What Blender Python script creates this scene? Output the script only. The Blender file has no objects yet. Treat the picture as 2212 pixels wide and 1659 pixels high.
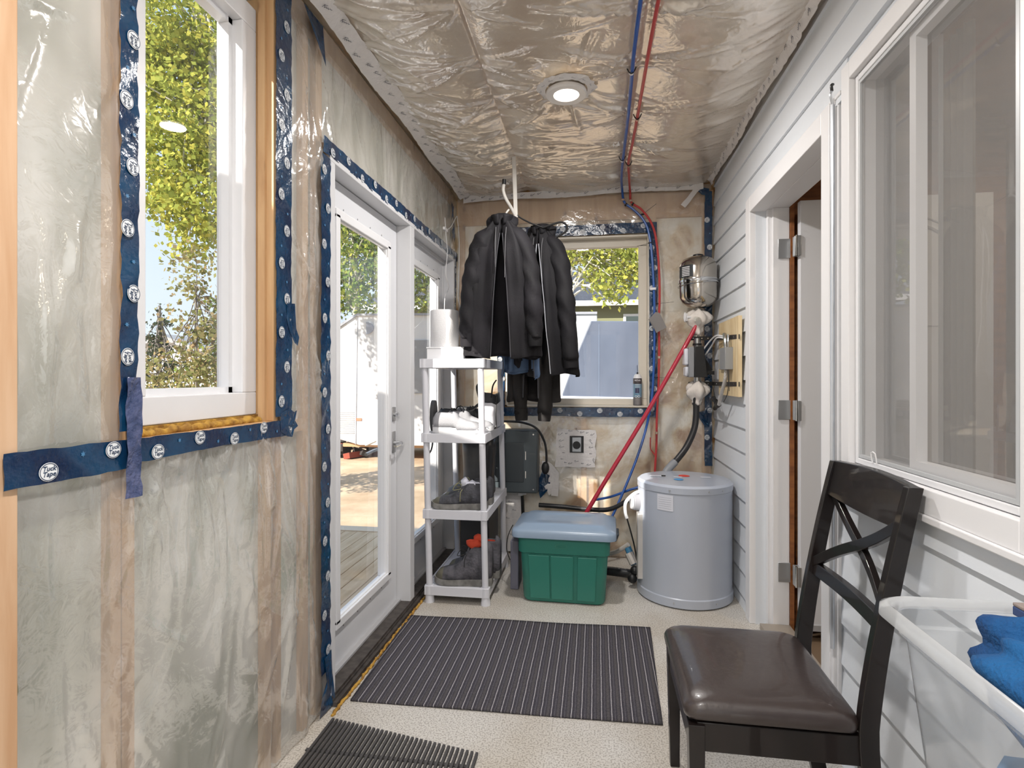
import bpy, math, random
import numpy as np
from mathutils import Vector, Matrix
random.seed(7)
SC = bpy.context.scene
COL = SC.collection
pi = math.pi

# ------------------------------------------------------------------ camera
FPX, CX, HY, CAMH = 1200.0, 1106.0, 815.0, 1.30      # focal length in px (2212 wide), horizon row, eye height
YAW = math.atan(182 / FPX)
cs, sn = math.cos(YAW), math.sin(YAW)
cd = bpy.data.cameras.new('camera'); cam = bpy.data.objects.new('camera', cd); COL.objects.link(cam)
cam.location = (0, 0, CAMH); cam.rotation_euler = (pi / 2, 0, YAW)
cd.sensor_width = 36.0; cd.lens = FPX / 2212 * 36; cd.shift_y = -(829.5 - HY) / 2212
cd.clip_start = 0.05; cd.clip_end = 200
SC.camera = cam

# ------------------------------------------------------------------ colour management, sky, sun
vs = SC.view_settings
vs.view_transform = 'Standard'; vs.look = 'None'; vs.gamma = 1; vs.use_curve_mapping = False
vs.exposure = 0.2
W = bpy.data.worlds.new('sky'); SC.world = W; W.use_nodes = True
wn = W.node_tree.nodes; wl = W.node_tree.links; wn.clear()
wo = wn.new('ShaderNodeOutputWorld'); wb = wn.new('ShaderNodeBackground')
wtc = wn.new('ShaderNodeTexCoord'); wsep = wn.new('ShaderNodeSeparateXYZ'); wr = wn.new('ShaderNodeValToRGB')
wl.new(wtc.outputs['Generated'], wsep.inputs[0]); wl.new(wsep.outputs['Z'], wr.inputs[0])
wr.color_ramp.elements[0].position = 0.0; wr.color_ramp.elements[0].color = (.80, .89, 1.0, 1)
wr.color_ramp.elements[1].position = 0.7; wr.color_ramp.elements[1].color = (.42, .62, .95, 1)
wl.new(wr.outputs[0], wb.inputs[0]); wb.inputs[1].default_value = 1.02
wl.new(wb.outputs[0], wo.inputs[0])
sd = bpy.data.lights.new('sun', 'SUN'); sun = bpy.data.objects.new('sun', sd); COL.objects.link(sun)
S_AZ, S_EL = math.radians(34.5), math.radians(33)
SUNDIR = Vector((math.sin(S_AZ) * math.cos(S_EL), math.cos(S_AZ) * math.cos(S_EL), -math.sin(S_EL)))
sun.rotation_euler = SUNDIR.to_track_quat('-Z', 'Y').to_euler(); sun.location = (-12, -20, 15)
sd.energy = 9; sd.angle = 0.009; sd.color = (1.0, .95, .86)

# ------------------------------------------------------------------ ceiling lamps (one is in view, the two further back are added fill)
LAMP_POWER = 24
def lamp_light(x, y, z, p, col=(1, .965, .93)):
    d = bpy.data.lights.new('lamp', 'AREA'); d.shape = 'DISK'; d.size = .12; d.energy = p; d.color = col
    o = bpy.data.objects.new('lamp', d); COL.objects.link(o); o.location = (x, y, z)
LAMPS = [(-.138, 2.60), (-.138, .35), (-.138, -1.6)]
CEIL = 2.68
for lx, ly in LAMPS: lamp_light(lx, ly, CEIL - .075, LAMP_POWER if ly > 1 else LAMP_POWER * 1.35)

lamp_light(2.3, 2.0, 2.5, 14, (1, .86, .68))  # added lamp, out of view, brightens the house interior

# ------------------------------------------------------------------ pixel -> place on a known plane
def ray(px, py):
    a = (px - CX) / FPX; b = (HY - py) / FPX
    return (a * cs - sn, a * sn + cs, b)
def onX(px, py, x): r = ray(px, py); t = x / r[0]; return (x, t * r[1], CAMH + t * r[2])
def onY(px, py, y): r = ray(px, py); t = y / r[1]; return (t * r[0], y, CAMH + t * r[2])
def onZ(px, py, z): r = ray(px, py); t = (z - CAMH) / r[2]; return (t * r[0], t * r[1], z)

# ------------------------------------------------------------------ materials
MATS = {}
def lin(c):
    return tuple(((v / 255) / 12.92 if v / 255 <= .04045 else (((v / 255) + .055) / 1.055) ** 2.4) for v in c)
def pm(name, rgb, rough=.5, metal=0, spec=.5, var=0, vscale=8, bump=0, bscale=60, coat=0, rgb2=None, trans=0, emit=0, stretch=None):
    """principled material, rgb in sRGB 0-255; optional noise variation between rgb and rgb2"""
    if name in MATS: return MATS[name]
    m = bpy.data.materials.new(name); m.use_nodes = True
    n = m.node_tree.nodes; l = m.node_tree.links; b = n['Principled BSDF']
    c = lin(rgb)
    b.inputs['Base Color'].default_value = (*c, 1); b.inputs['Roughness'].default_value = rough
    b.inputs['Metallic'].default_value = metal; b.inputs['Specular IOR Level'].default_value = spec
    b.inputs['Coat Weight'].default_value = coat; b.inputs['Coat IOR'].default_value = 1.62 if coat == 1.0 else 1.5; b.inputs['Coat Roughness'].default_value = .12 if coat == 1.0 else .03; b.inputs['Transmission Weight'].default_value = trans
    if emit:
        b.inputs['Emission Color'].default_value = (*c, 1); b.inputs['Emission Strength'].default_value = emit
    if var or rgb2 or bump:
        tc = n.new('ShaderNodeTexCoord'); mp = n.new('ShaderNodeMapping'); l.new(tc.outputs['Object'], mp.inputs[0])
        if stretch: mp.inputs['Scale'].default_value = stretch
    if var or rgb2:
        nz = n.new('ShaderNodeTexNoise'); nz.inputs['Scale'].default_value = vscale; nz.inputs['Detail'].default_value = 4
        l.new(mp.outputs[0], nz.inputs[0])
        cr = n.new('ShaderNodeValToRGB'); l.new(nz.outputs[0], cr.inputs[0])
        cr.color_ramp.elements[0].position = .36; cr.color_ramp.elements[1].position = .64
        if rgb2: c2 = lin(rgb2); a1, a2 = c, c2
        else: a1 = tuple(v * (1 - var) for v in c); a2 = tuple(min(1, v * (1 + var)) for v in c)
        cr.color_ramp.elements[0].color = (*a1, 1); cr.color_ramp.elements[1].color = (*a2, 1)
        l.new(cr.outputs[0], b.inputs['Base Color'])
    if bump:
        n2 = n.new('ShaderNodeTexNoise'); n2.inputs['Scale'].default_value = bscale; n2.inputs['Detail'].default_value = 3
        l.new(mp.outputs[0], n2.inputs[0]); bp = n.new('ShaderNodeBump'); bp.inputs['Strength'].default_value = bump
        bp.inputs['Distance'].default_value = .01
        l.new(n2.outputs[0], bp.inputs['Height']); l.new(bp.outputs[0], b.inputs['Normal'])
    MATS[name] = m
    return m

def schlick(n, l, f0, k, normal=None):
    lw = n.new('ShaderNodeLayerWeight'); lw.inputs['Blend'].default_value = .5
    if normal is not None: l.new(normal, lw.inputs['Normal'])
    p = n.new('ShaderNodeMath'); p.operation = 'POWER'; p.inputs[1].default_value = 5; l.new(lw.outputs['Facing'], p.inputs[0])
    a = n.new('ShaderNodeMath'); a.operation = 'MULTIPLY_ADD'; a.inputs[1].default_value = (1 - f0) * k; a.inputs[2].default_value = f0; l.new(p.outputs[0], a.inputs[0])
    return a

def poly_film(name='clear_plastic_film', milky=.31, col=(.92, .91, .88), f0=.20, rough=.15, bumpy=.16):
    """clear builder's plastic: mostly see-through, slightly milky, glossy"""
    m = bpy.data.materials.new(name); m.use_nodes = True
    n = m.node_tree.nodes; l = m.node_tree.links; n.clear()
    o = n.new('ShaderNodeOutputMaterial')
    tr = n.new('ShaderNodeBsdfTransparent'); tr.inputs[0].default_value = (.97, .965, .95, 1)
    df = n.new('ShaderNodeBsdfDiffuse'); df.inputs[0].default_value = (*col, 1)
    tl = n.new('ShaderNodeBsdfTranslucent'); tl.inputs[0].default_value = (*col, 1)
    gl = n.new('ShaderNodeBsdfGlossy'); gl.inputs['Roughness'].default_value = rough; gl.inputs[0].default_value = (1, 1, 1, 1)
    tc = n.new('ShaderNodeTexCoord'); nz = n.new('ShaderNodeTexNoise'); nz.inputs['Scale'].default_value = 26
    nz.inputs['Detail'].default_value = 3; nz.inputs['Distortion'].default_value = .6
    l.new(tc.outputs['Object'], nz.inputs[0])
    bp = n.new('ShaderNodeBump'); bp.inputs['Strength'].default_value = bumpy; bp.inputs['Distance'].default_value = .02
    l.new(nz.outputs[0], bp.inputs['Height']); l.new(bp.outputs[0], gl.inputs['Normal'])
    fr = schlick(n, l, f0, 1.0, bp.outputs[0]); ma = fr
    m0 = n.new('ShaderNodeMixShader'); m0.inputs[0].default_value = .25; l.new(df.outputs[0], m0.inputs[1]); l.new(tl.outputs[0], m0.inputs[2])
    m1 = n.new('ShaderNodeMixShader'); m1.inputs[0].default_value = milky; l.new(tr.outputs[0], m1.inputs[1]); l.new(m0.outputs[0], m1.inputs[2])
    m2 = n.new('ShaderNodeMixShader'); l.new(ma.outputs[0], m2.inputs[0]); l.new(m1.outputs[0], m2.inputs[1]); l.new(gl.outputs[0], m2.inputs[2])
    l.new(m2.outputs[0], o.inputs[0])
    return m

def mix_transparent(name, rgb, alpha, rough=.5, gloss=0.0, grough=.02):
    """semi-transparent sheet: see-through share (1-alpha) plus diffuse, with a glossy Fresnel layer"""
    if name in MATS: return MATS[name]
    m = bpy.data.materials.new(name); m.use_nodes = True
    n = m.node_tree.nodes; l = m.node_tree.links; n.clear()
    o = n.new('ShaderNodeOutputMaterial'); tr = n.new('ShaderNodeBsdfTransparent')
    df = n.new('ShaderNodeBsdfDiffuse'); df.inputs[0].default_value = (*lin(rgb), 1)
    tl = n.new('ShaderNodeBsdfTranslucent'); tl.inputs[0].default_value = (*lin(rgb), 1)
    m0 = n.new('ShaderNodeMixShader'); m0.inputs[0].default_value = .4; l.new(df.outputs[0], m0.inputs[1]); l.new(tl.outputs[0], m0.inputs[2])
    m1 = n.new('ShaderNodeMixShader'); m1.inputs[0].default_value = alpha
    l.new(tr.outputs[0], m1.inputs[1]); l.new(m0.outputs[0], m1.inputs[2])
    last = m1
    if gloss:
        gl = n.new('ShaderNodeBsdfGlossy'); gl.inputs['Roughness'].default_value = grough
        ma = schlick(n, l, .045 * gloss, 1.0)
        m2 = n.new('ShaderNodeMixShader'); l.new(ma.outputs[0], m2.inputs[0]); l.new(m1.outputs[0], m2.inputs[1]); l.new(gl.outputs[0], m2.inputs[2]); last = m2
    l.new(last.outputs[0], o.inputs[0]); MATS[name] = m
    return m

def insulation(name, cols, scale=2.6, stretch=(1, 1, .45), detail=5):
    m = bpy.data.materials.new(name); m.use_nodes = True
    n = m.node_tree.nodes; l = m.node_tree.links; b = n['Principled BSDF']; b.inputs['Roughness'].default_value = .95
    b.inputs['Specular IOR Level'].default_value = .1
    tc = n.new('ShaderNodeTexCoord'); mp = n.new('ShaderNodeMapping'); mp.inputs['Scale'].default_value = stretch
    nz = n.new('ShaderNodeTexNoise'); nz.inputs['Scale'].default_value = scale; nz.inputs['Detail'].default_value = detail; nz.inputs['Distortion'].default_value = .16 * detail
    cr = n.new('ShaderNodeValToRGB'); l.new(tc.outputs['Object'], mp.inputs[0]); l.new(mp.outputs[0], nz.inputs[0]); l.new(nz.outputs[0], cr.inputs[0])
    e = cr.color_ramp.elements; e[0].position = .38; e[1].position = .64
    e[0].color = (*lin(cols[0]), 1); e[1].color = (*lin(cols[-1]), 1)
    for i, c in enumerate(cols[1:-1]):
        q = e.new(.38 + .26 * (i + 1) / (len(cols) - 1)); q.color = (*lin(c), 1)
    l.new(cr.outputs[0], b.inputs['Base Color'])
    bp = n.new('ShaderNodeBump'); bp.inputs['Strength'].default_value = .5; bp.inputs['Distance'].default_value = .03
    l.new(nz.outputs[0], bp.inputs['Height']); l.new(bp.outputs[0], b.inputs['Normal'])
    return m

def pine(name='pine', rgb=(208, 172, 128), rgb2=(188, 148, 106)):
    """pine with grain along the longest local axis and a few knots"""
    if name in MATS: return MATS[name]
    m = bpy.data.materials.new(name); m.use_nodes = True
    n = m.node_tree.nodes; l = m.node_tree.links; b = n['Principled BSDF']; b.inputs['Roughness'].default_value = .6
    tc = n.new('ShaderNodeTexCoord'); mp = n.new('ShaderNodeMapping'); mp.inputs['Scale'].default_value = (9, 9, .9)
    nz = n.new('ShaderNodeTexNoise'); nz.inputs['Scale'].default_value = 2.4; nz.inputs['Detail'].default_value = 6; nz.inputs['Distortion'].default_value = .5
    cr = n.new('ShaderNodeValToRGB'); l.new(tc.outputs['Object'], mp.inputs[0]); l.new(mp.outputs[0], nz.inputs[0]); l.new(nz.outputs[0], cr.inputs[0])
    cr.color_ramp.elements[0].position = .35; cr.color_ramp.elements[1].position = .65
    cr.color_ramp.elements[0].color = (*lin(rgb), 1); cr.color_ramp.elements[1].color = (*lin(rgb2), 1)
    m2 = n.new('ShaderNodeMapping'); m2.inputs['Scale'].default_value = (7, 7, 4.0); l.new(tc.outputs['Object'], m2.inputs[0])
    vo = n.new('ShaderNodeTexVoronoi'); vo.inputs['Scale'].default_value = 1.0; l.new(m2.outputs[0], vo.inputs[0])
    c2 = n.new('ShaderNodeValToRGB'); l.new(vo.outputs['Distance'], c2.inputs[0])
    c2.color_ramp.elements[0].position = .05; c2.color_ramp.elements[0].color = (.25, .16, .11, 1)
    c2.color_ramp.elements[1].position = .14; c2.color_ramp.elements[1].color = (1, 1, 1, 1)
    mx = n.new('ShaderNodeMix'); mx.data_type = 'RGBA'; mx.blend_type = 'MULTIPLY'; mx.inputs[0].default_value = .8
    l.new(cr.outputs[0], mx.inputs[6]); l.new(c2.outputs[0], mx.inputs[7]); l.new(mx.outputs[2], b.inputs['Base Color'])
    MATS[name] = m
    return m

# ------------------------------------------------------------------ mesh building
SPLIT = {'pipe_coupling', 'bolt', 'screw', 'hot_cold_marker', 'top_label', 'zipper', 'drawstring', 'latch', 'strap', 'cable_gland', 'connector', 'rib_panel', 'panel_seam', 'screw_plug', 'louvre', 'roof_edge', 'glazing_bead', 'cooling_fin', 'moulding'}
class MB:
    def __init__(s): s.v = []; s.f = []; s.m = []
    def add(s, vs_, fs, mi=0):
        o = len(s.v); s.v += [tuple(p) for p in vs_]; s.f += [tuple(i + o for i in f) for f in fs]; s.m += [mi] * len(fs); return s
    def box(s, x0, x1, y0, y1, z0, z1, mi=0):
        x0, x1 = min(x0, x1), max(x0, x1); y0, y1 = min(y0, y1), max(y0, y1); z0, z1 = min(z0, z1), max(z0, z1)
        return s.add([(x0, y0, z0), (x1, y0, z0), (x1, y1, z0), (x0, y1, z0), (x0, y0, z1), (x1, y0, z1), (x1, y1, z1), (x0, y1, z1)],
                     [(0, 3, 2, 1), (4, 5, 6, 7), (0, 1, 5, 4), (1, 2, 6, 5), (2, 3, 7, 6), (3, 0, 4, 7)], mi)
    def hexa(s, p, mi=0):    # 8 points: bottom ring 4, top ring 4
        return s.add(p, [(0, 3, 2, 1), (4, 5, 6, 7), (0, 1, 5, 4), (1, 2, 6, 5), (2, 3, 7, 6), (3, 0, 4, 7)], mi)
    def quad(s, a, b, c, d, mi=0): return s.add([a, b, c, d], [(0, 1, 2, 3)], mi)
    def bar(s, p0, p1, w, t, up=(0, 0, 1), mi=0, w1=None, t1=None):   # rectangular bar from p0 to p1
        p0, p1 = Vector(p0), Vector(p1); d = (p1 - p0).normalized(); u = Vector(up)
        sx = d.cross(u)
        if sx.length < 1e-4: sx = d.cross(Vector((0, 1, 0)))
        sx.normalize(); sy = sx.cross(d).normalized(); w1 = w1 or w; t1 = t1 or t
        r = lambda p, a, b: [p - sx * a / 2 - sy * b / 2, p + sx * a / 2 - sy * b / 2, p + sx * a / 2 + sy * b / 2, p - sx * a / 2 + sy * b / 2]
        return s.hexa(r(p0, w, t) + r(p1, w1, t1), mi)
    def rings(s, rs, mi=0, cap=True, close=True):
        n = len(rs[0]); o = len(s.v)
        for r in rs: s.v += [tuple(p) for p in r]
        for i in range(len(rs) - 1):
            for j in range(n if close else n - 1):
                k = (j + 1) % n
                s.f.append((o + i * n + j, o + i * n + k, o + (i + 1) * n + k, o + (i + 1) * n + j)); s.m.append(mi)
        if cap:
            s.f.append(tuple(o + j for j in reversed(range(n)))); s.m.append(mi)
            s.f.append(tuple(o + (len(rs) - 1) * n + j for j in range(n))); s.m.append(mi)
        return s
    def cyl(s, p0, p1, r, r1=None, n=20, mi=0, cap=True):
        p0, p1 = Vector(p0), Vector(p1); d = (p1 - p0).normalized()
        a = d.orthogonal().normalized(); b = d.cross(a); r1 = r if r1 is None else r1
        ring = lambda p, q: [p + a * q * math.cos(2 * pi * i / n) + b * q * math.sin(2 * pi * i / n) for i in range(n)]
        return s.rings([ring(p0, r), ring(p1, r1)], mi, cap)
    def lathe(s, cx, cy, prof, n=32, mi=0, cap=True):     # prof: (radius, z)
        return s.rings([[(cx + r * math.cos(2 * pi * i / n), cy + r * math.sin(2 * pi * i / n), z) for i in range(n)] for r, z in prof], mi, cap)
    def tube(s, pts, r, n=10, mi=0, smooth=6, cap=True, flat=1.0):
        P = [Vector(p) for p in pts]
        if smooth and len(P) > 2:
            Q = []
            for i in range(len(P) - 1):
                a = P[max(i - 1, 0)]; b = P[i]; c = P[i + 1]; d = P[min(i + 2, len(P) - 1)]
                for k in range(smooth):
                    t = k / smooth
                    Q.append(.5 * ((2 * b) + (c - a) * t + (2 * a - 5 * b + 4 * c - d) * t * t + (3 * b - a - 3 * c + d) * t ** 3))
            Q.append(P[-1]); P = Q
        rs = []; nrm = None
        for i, p in enumerate(P):
            d = (P[min(i + 1, len(P) - 1)] - P[max(i - 1, 0)]).normalized()
            if nrm is None: nrm = d.orthogonal().normalized()
            nrm = (nrm - d * nrm.dot(d)).normalized(); b = d.cross(nrm)
            rr = r(i / (len(P) - 1)) if callable(r) else r
            rs.append([p + nrm * rr * math.cos(2 * pi * j / n) + b * rr * flat * math.sin(2 * pi * j / n) for j in range(n)])
        return s.rings(rs, mi, cap)
    def ball(s, c, rx, ry=None, rz=None, n=14, mi=0):
        ry = ry or rx; rz = rz or rx
        rs = [[(c[0] + rx * math.sin(a) * math.cos(2 * pi * j / n), c[1] + ry * math.sin(a) * math.sin(2 * pi * j / n), c[2] - rz * math.cos(a)) for j in range(n)]
              for a in [pi * (i + .02) / (n // 2 + .04) for i in range(n // 2 + 1)]]
        return s.rings(rs, mi)
    def prism(s, pts, d, mi=0):   # polygon pts (3D) extruded by vector d
        n = len(pts); d = Vector(d)
        a = [Vector(p) for p in pts]; b = [p + d for p in a]
        o = len(s.v); s.v += [tuple(p) for p in a + b]
        s.f.append(tuple(o + i for i in range(n))); s.f.append(tuple(o + n + i for i in reversed(range(n)))); s.m += [mi, mi]
        for i in range(n):
            j = (i + 1) % n; s.f.append((o + j, o + i, o + n + i, o + n + j)); s.m.append(mi)
        return s
    def xform(s, M, start=0):
        s.v[start:] = [tuple(M @ Vector(p)) for p in s.v[start:]]; return s
    def pieces(s):
        """split into connected pieces"""
        p = list(range(len(s.v)))
        def f(a):
            while p[a] != a: p[a] = p[p[a]]; a = p[a]
            return a
        for fc_ in s.f:
            for q in fc_[1:]: p[f(q)] = f(fc_[0])
        g = {}
        for i, fc_ in enumerate(s.f): g.setdefault(f(fc_[0]), []).append(i)
        out = []
        for ids in g.values():
            used = sorted({q for i in ids for q in s.f[i]}); mp = {q: k for k, q in enumerate(used)}; m_ = MB()
            m_.v = [s.v[q] for q in used]; m_.f = [tuple(mp[q] for q in s.f[i]) for i in ids]; m_.m = [s.m[i] for i in ids]; out.append(m_)
        return out
    def build(s, name, mats, parent=None, smooth=35, bevel=0, base=None, sub=0, solid=0, origin=None):
        if name in SPLIT and parent is not None:
            ps = s.pieces()
            if 1 < len(ps) <= 40: return [q.build(name, mats, parent, smooth, bevel, base, sub, solid, origin) for q in ps][-1]
        V = np.array(s.v, dtype=float)
        mats = mats if isinstance(mats, (list, tuple)) else [mats]
        if parent is not None: off = np.array(WLOC[parent.name])
        else:
            off = np.array(origin) if origin is not None else np.array([(V[:, 0].min() + V[:, 0].max()) / 2, (V[:, 1].min() + V[:, 1].max()) / 2, V[:, 2].min()])
        me = bpy.data.meshes.new(name); me.from_pydata((V - off).tolist(), [], s.f); me.validate(); me.update()
        for m in mats: me.materials.append(m)
        if len(mats) > 1 and len(me.polygons) == len(s.m): me.polygons.foreach_set('material_index', s.m)
        import bmesh
        bm = bmesh.new(); bm.from_mesh(me); bmesh.ops.recalc_face_normals(bm, faces=bm.faces); bm.to_mesh(me); bm.free()
        if smooth:
            me.polygons.foreach_set('use_smooth', [True] * len(me.polygons))
            if smooth < 179: me.set_sharp_from_angle(angle=math.radians(smooth))
        o = bpy.data.objects.new(name, me); COL.objects.link(o)
        if parent is not None: o.parent = parent; WLOC[o.name] = WLOC[parent.name]
        else: o.location = off; WLOC[o.name] = tuple(off)
        if solid: q = o.modifiers.new('solid', 'SOLIDIFY'); q.thickness = solid
        if bevel: q = o.modifiers.new('bevel', 'BEVEL'); q.width = bevel; q.segments = 2; q.limit_method = 'ANGLE'; q.angle_limit = .6
        if sub: q = o.modifiers.new('sub', 'SUBSURF'); q.levels = sub; q.render_levels = sub
        return o
WLOC = {}
def tag(o, label, cat, group=None, kind=None):
    if label: o['label'] = label
    if cat: o['category'] = cat
    if group: o['group'] = group
    if kind: o['kind'] = kind
    return o
def struct(o): o['kind'] = 'structure'; return o
def empty(name, loc, label=None, cat=None, group=None, kind=None):
    o = bpy.data.objects.new(name, None); COL.objects.link(o); o.location = loc; o.empty_display_size = .05
    WLOC[o.name] = tuple(loc); return tag(o, label, cat, group, kind)
def dup_tree(o, loc, rz=None, scale=None, parent=None):
    c = o.copy(); COL.objects.link(c)
    if parent is None:
        c.location = loc; WLOC[c.name] = tuple(loc)
        if rz is not None: c.rotation_euler = (0, 0, rz)
        if scale is not None: c.scale = scale
    else: c.parent = parent
    for ch in [q for q in bpy.data.objects if q.parent == o]:
        dup_tree(ch, None, parent=c)
    return c

FILM = poly_film()
FILM_C = poly_film('ceiling_plastic_film', .52, (.96, .89, .80), .28, .12, .16)
FILM_B = poly_film('back_plastic_film', .24, (.90, .87, .82), .13)
M_white_vinyl = pm('white_vinyl', (226, 226, 228), .35)
M_white_door = pm('white_painted_door', (214, 215, 219), .4)
M_trim = pm('white_trim', (229, 228, 229), .45)
M_tape = pm('blue_tape', (14, 62, 96), .2, spec=.8, bump=.35, bscale=40, rgb2=(13, 34, 66), vscale=7)
M_logo = pm('tape_white_print', (226, 228, 230), .4)
M_logoi = pm('tape_navy_print', (16, 44, 76), .4)
M_wtape = pm('white_tape', (222, 218, 216), .3, bump=.5, bscale=30)
M_wprint = pm('tape_dark_print', (52, 58, 78), .5)
M_pine = pine()
M_black = pm('black_plastic', (24, 24, 25), .45)
M_blackmetal = pm('black_metal', (34, 32, 31), .4, metal=.3)
M_steel = pm('brushed_steel', (176, 176, 176), .28, metal=1)
M_chrome = pm('chrome', (205, 206, 208), .12, metal=1)
M_foam = pm('yellow_foam', (190, 148, 62), .9, bump=.8, bscale=50, rgb2=(140, 100, 40), vscale=40)

# ------------------------------------------------------------------ room shell
XL, XR, YB, YF = -1.04, .815, 4.07, -2.6
def wall_with_holes(plane, c0, c1, u0, u1, v0, v1, holes, mb=None, mi=0):
    """solid slab: plane 'X' (u=y) or 'Y' (u=x), v=z; holes = (u0,u1,v0,v1)"""
    mb = mb or MB()
    us = sorted(set([u0, u1] + [h for H in holes for h in H[:2]])); vs_ = sorted(set([v0, v1] + [h for H in holes for h in H[2:]]))
    us = [u for u in us if u0 <= u <= u1]; vs_ = [v for v in vs_ if v0 <= v <= v1]
    for a, b in zip(us, us[1:]):
        run = None
        for c, d in zip(vs_, vs_[1:]):
            hole = any(H[0] - 1e-6 <= (a + b) / 2 <= H[1] and H[2] <= (c + d) / 2 <= H[3] for H in holes)
            if hole:
                if run: _slab(mb, plane, c0, c1, a, b, *run, mi); run = None
            else: run = [run[0], d] if run else [c, d]
        if run: _slab(mb, plane, c0, c1, a, b, *run, mi)
    return mb
def _slab(mb, plane, c0, c1, a, b, v0, v1, mi):
    if plane == 'X': mb.box(c0, c1, a, b, v0, v1, mi)
    else: mb.box(a, b, c0, c1, v0, v1, mi)

OPEN_W1 = (1.112, 1.690, 1.140, 2.54)          # left window rough opening (y0,y1,z0,z1)
OPEN_D = (2.050, 3.998, 0.0, 2.185)              # patio doors
OPEN_W2 = (-.665, .375, 1.085, 2.32)           # back window (x0,x1,z0,z1)
OPEN_D3 = (2.10, 3.087, -.2, 2.201)              # house door
OPEN_W3 = (1.19, 1.925, 1.00, 2.29)            # house window
OPEN_F = (-.75, .45, .1, 2.2)                 # added unseen opening behind the camera, for fill daylight

ins_l = insulation('grey_insulation', [(150, 152, 136), (186, 186, 175), (210, 209, 202), (228, 227, 222)], scale=3.0, stretch=(1, 1.5, .7), detail=2)
ins_b = insulation('tan_insulation', [(164, 124, 82), (214, 192, 158), (236, 230, 216), (242, 240, 234)], scale=3.6, stretch=(1, 1, .8))
ins_c = insulation('ceiling_insulation', [(206, 172, 132), (232, 210, 180), (242, 228, 208), (246, 238, 226)], scale=2.2, stretch=(1, 1, 1))
M_osb = pm('sheathing', (180, 150, 110), .9)

# left wall: sheathing, insulation and studs
o = wall_with_holes('X', XL - .12, XL - .051, YF, YB + .12, 0, CEIL + .1, [OPEN_W1, OPEN_D]).build('wall_left', ins_l, smooth=0); struct(o); WL_ = o
s_ = MB()
for a, b in [(1.07, 1.122), (1.68, 1.735), (1.90, 1.94), (1.995, 2.05)]: s_.box(XL - .050, XL - .028, a, b, 0, CEIL)
for a, b in [(.2, .24), (-.2, -.16), (-.8, -.76), (-1.6, -1.56)]: s_.box(XL - .050, XL - .028, a, b, 0, CEIL)
studs = []
for a, b in [(1.085, 1.112), (1.116, 1.150), (1.665, 1.70), (1.73, 1.76), (1.90, 1.94), (1.998, 2.045)]:
    z1 = 1.10 if a == 1.116 else CEIL
    MB().box(XL - .050, XL - .026, a, b, 0, z1).build('stud', M_pine, WL_)
MB().box(XL - .050, XL - .026, 1.13, 1.9, 1.105, 1.150).build('sill_plate', M_pine, WL_)
MB().box(XL - .050, XL - .024, .87, YB, 2.60, CEIL).build('top_plate', M_pine, WL_)
MB().box(XL - .050, XL - .028, 2.06, YB, 2.19, 2.23).build('header', M_pine, WL_)
# back wall
o = wall_with_holes('Y', YB + .035, YB + .10, XL - .1, XR + .25, 0, CEIL + .1, [OPEN_W2]).build('wall_back', ins_b, smooth=0); struct(o); WB_ = o
MB().box(XL, XR, YB + .010, YB + .034, 2.44, 2.62).build('header', M_pine, WB_)
for a, b in [(.385, .425), (.74, .80), (-1.02, -.98), (-.11, -.07)]:
    z1 = 1.0 if a == -.11 else 2.44
    MB().box(a, b, YB + .012, YB + .034, 0, z1).build('stud', M_pine, WB_)
# front wall (behind the camera) with an added opening that lets fill daylight in
o = wall_with_holes('Y', YF - .12, YF, XL - .1, XR + .12, 0, CEIL + .1, [OPEN_F]).build('wall_front', pm('front_plaster', (206, 198, 186), .8), smooth=0); struct(o)
# ceiling deck
o = MB().box(XL - .1, XR + .12, YF - .12, YB + .12, CEIL + .04, CEIL + .14).build('ceiling', ins_c, smooth=0); struct(o); CE_ = o
# floor
def floor_mat():
    m = bpy.data.materials.new('speckled_floor'); m.use_nodes = True
    n = m.node_tree.nodes; l = m.node_tree.links; b = n['Principled BSDF']; b.inputs['Roughness'].default_value = .55
    tc = n.new('ShaderNodeTexCoord')
    n1 = n.new('ShaderNodeTexNoise'); n1.inputs['Scale'].default_value = 160; n1.inputs['Detail'].default_value = 2; l.new(tc.outputs['Object'], n1.inputs[0])
    n2 = n.new('ShaderNodeTexNoise'); n2.inputs['Scale'].default_value = 2.2; n2.inputs['Detail'].default_value = 5; l.new(tc.outputs['Object'], n2.inputs[0])
    c1 = n.new('ShaderNodeValToRGB'); c1.color_ramp.elements[0].position = .40; c1.color_ramp.elements[1].position = .52
    c1.color_ramp.elements[0].color = (*lin((160, 155, 148)), 1); c1.color_ramp.elements[1].color = (*lin((200, 196, 190)), 1); l.new(n1.outputs[0], c1.inputs[0])
    c2 = n.new('ShaderNodeValToRGB'); c2.color_ramp.elements[0].position = .38; c2.color_ramp.elements[1].position = .6
    c2.color_ramp.elements[0].color = (.84, .80, .74, 1); c2.color_ramp.elements[1].color = (1, 1, 1, 1); l.new(n2.outputs[0], c2.inputs[0])
    mx = n.new('ShaderNodeMix'); mx.data_type = 'RGBA'; mx.blend_type = 'MULTIPLY'; mx.inputs[0].default_value = 1
    l.new(c1.outputs[0], mx.inputs[6]); l.new(c2.outputs[0], mx.inputs[7]); l.new(mx.outputs[2], b.inputs['Base Color'])
    return m
o = MB().box(XL - .10, XR + .12, YF - .12, YB + .12, -.10, 0).build('floor', floor_mat(), smooth=0); struct(o)

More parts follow.
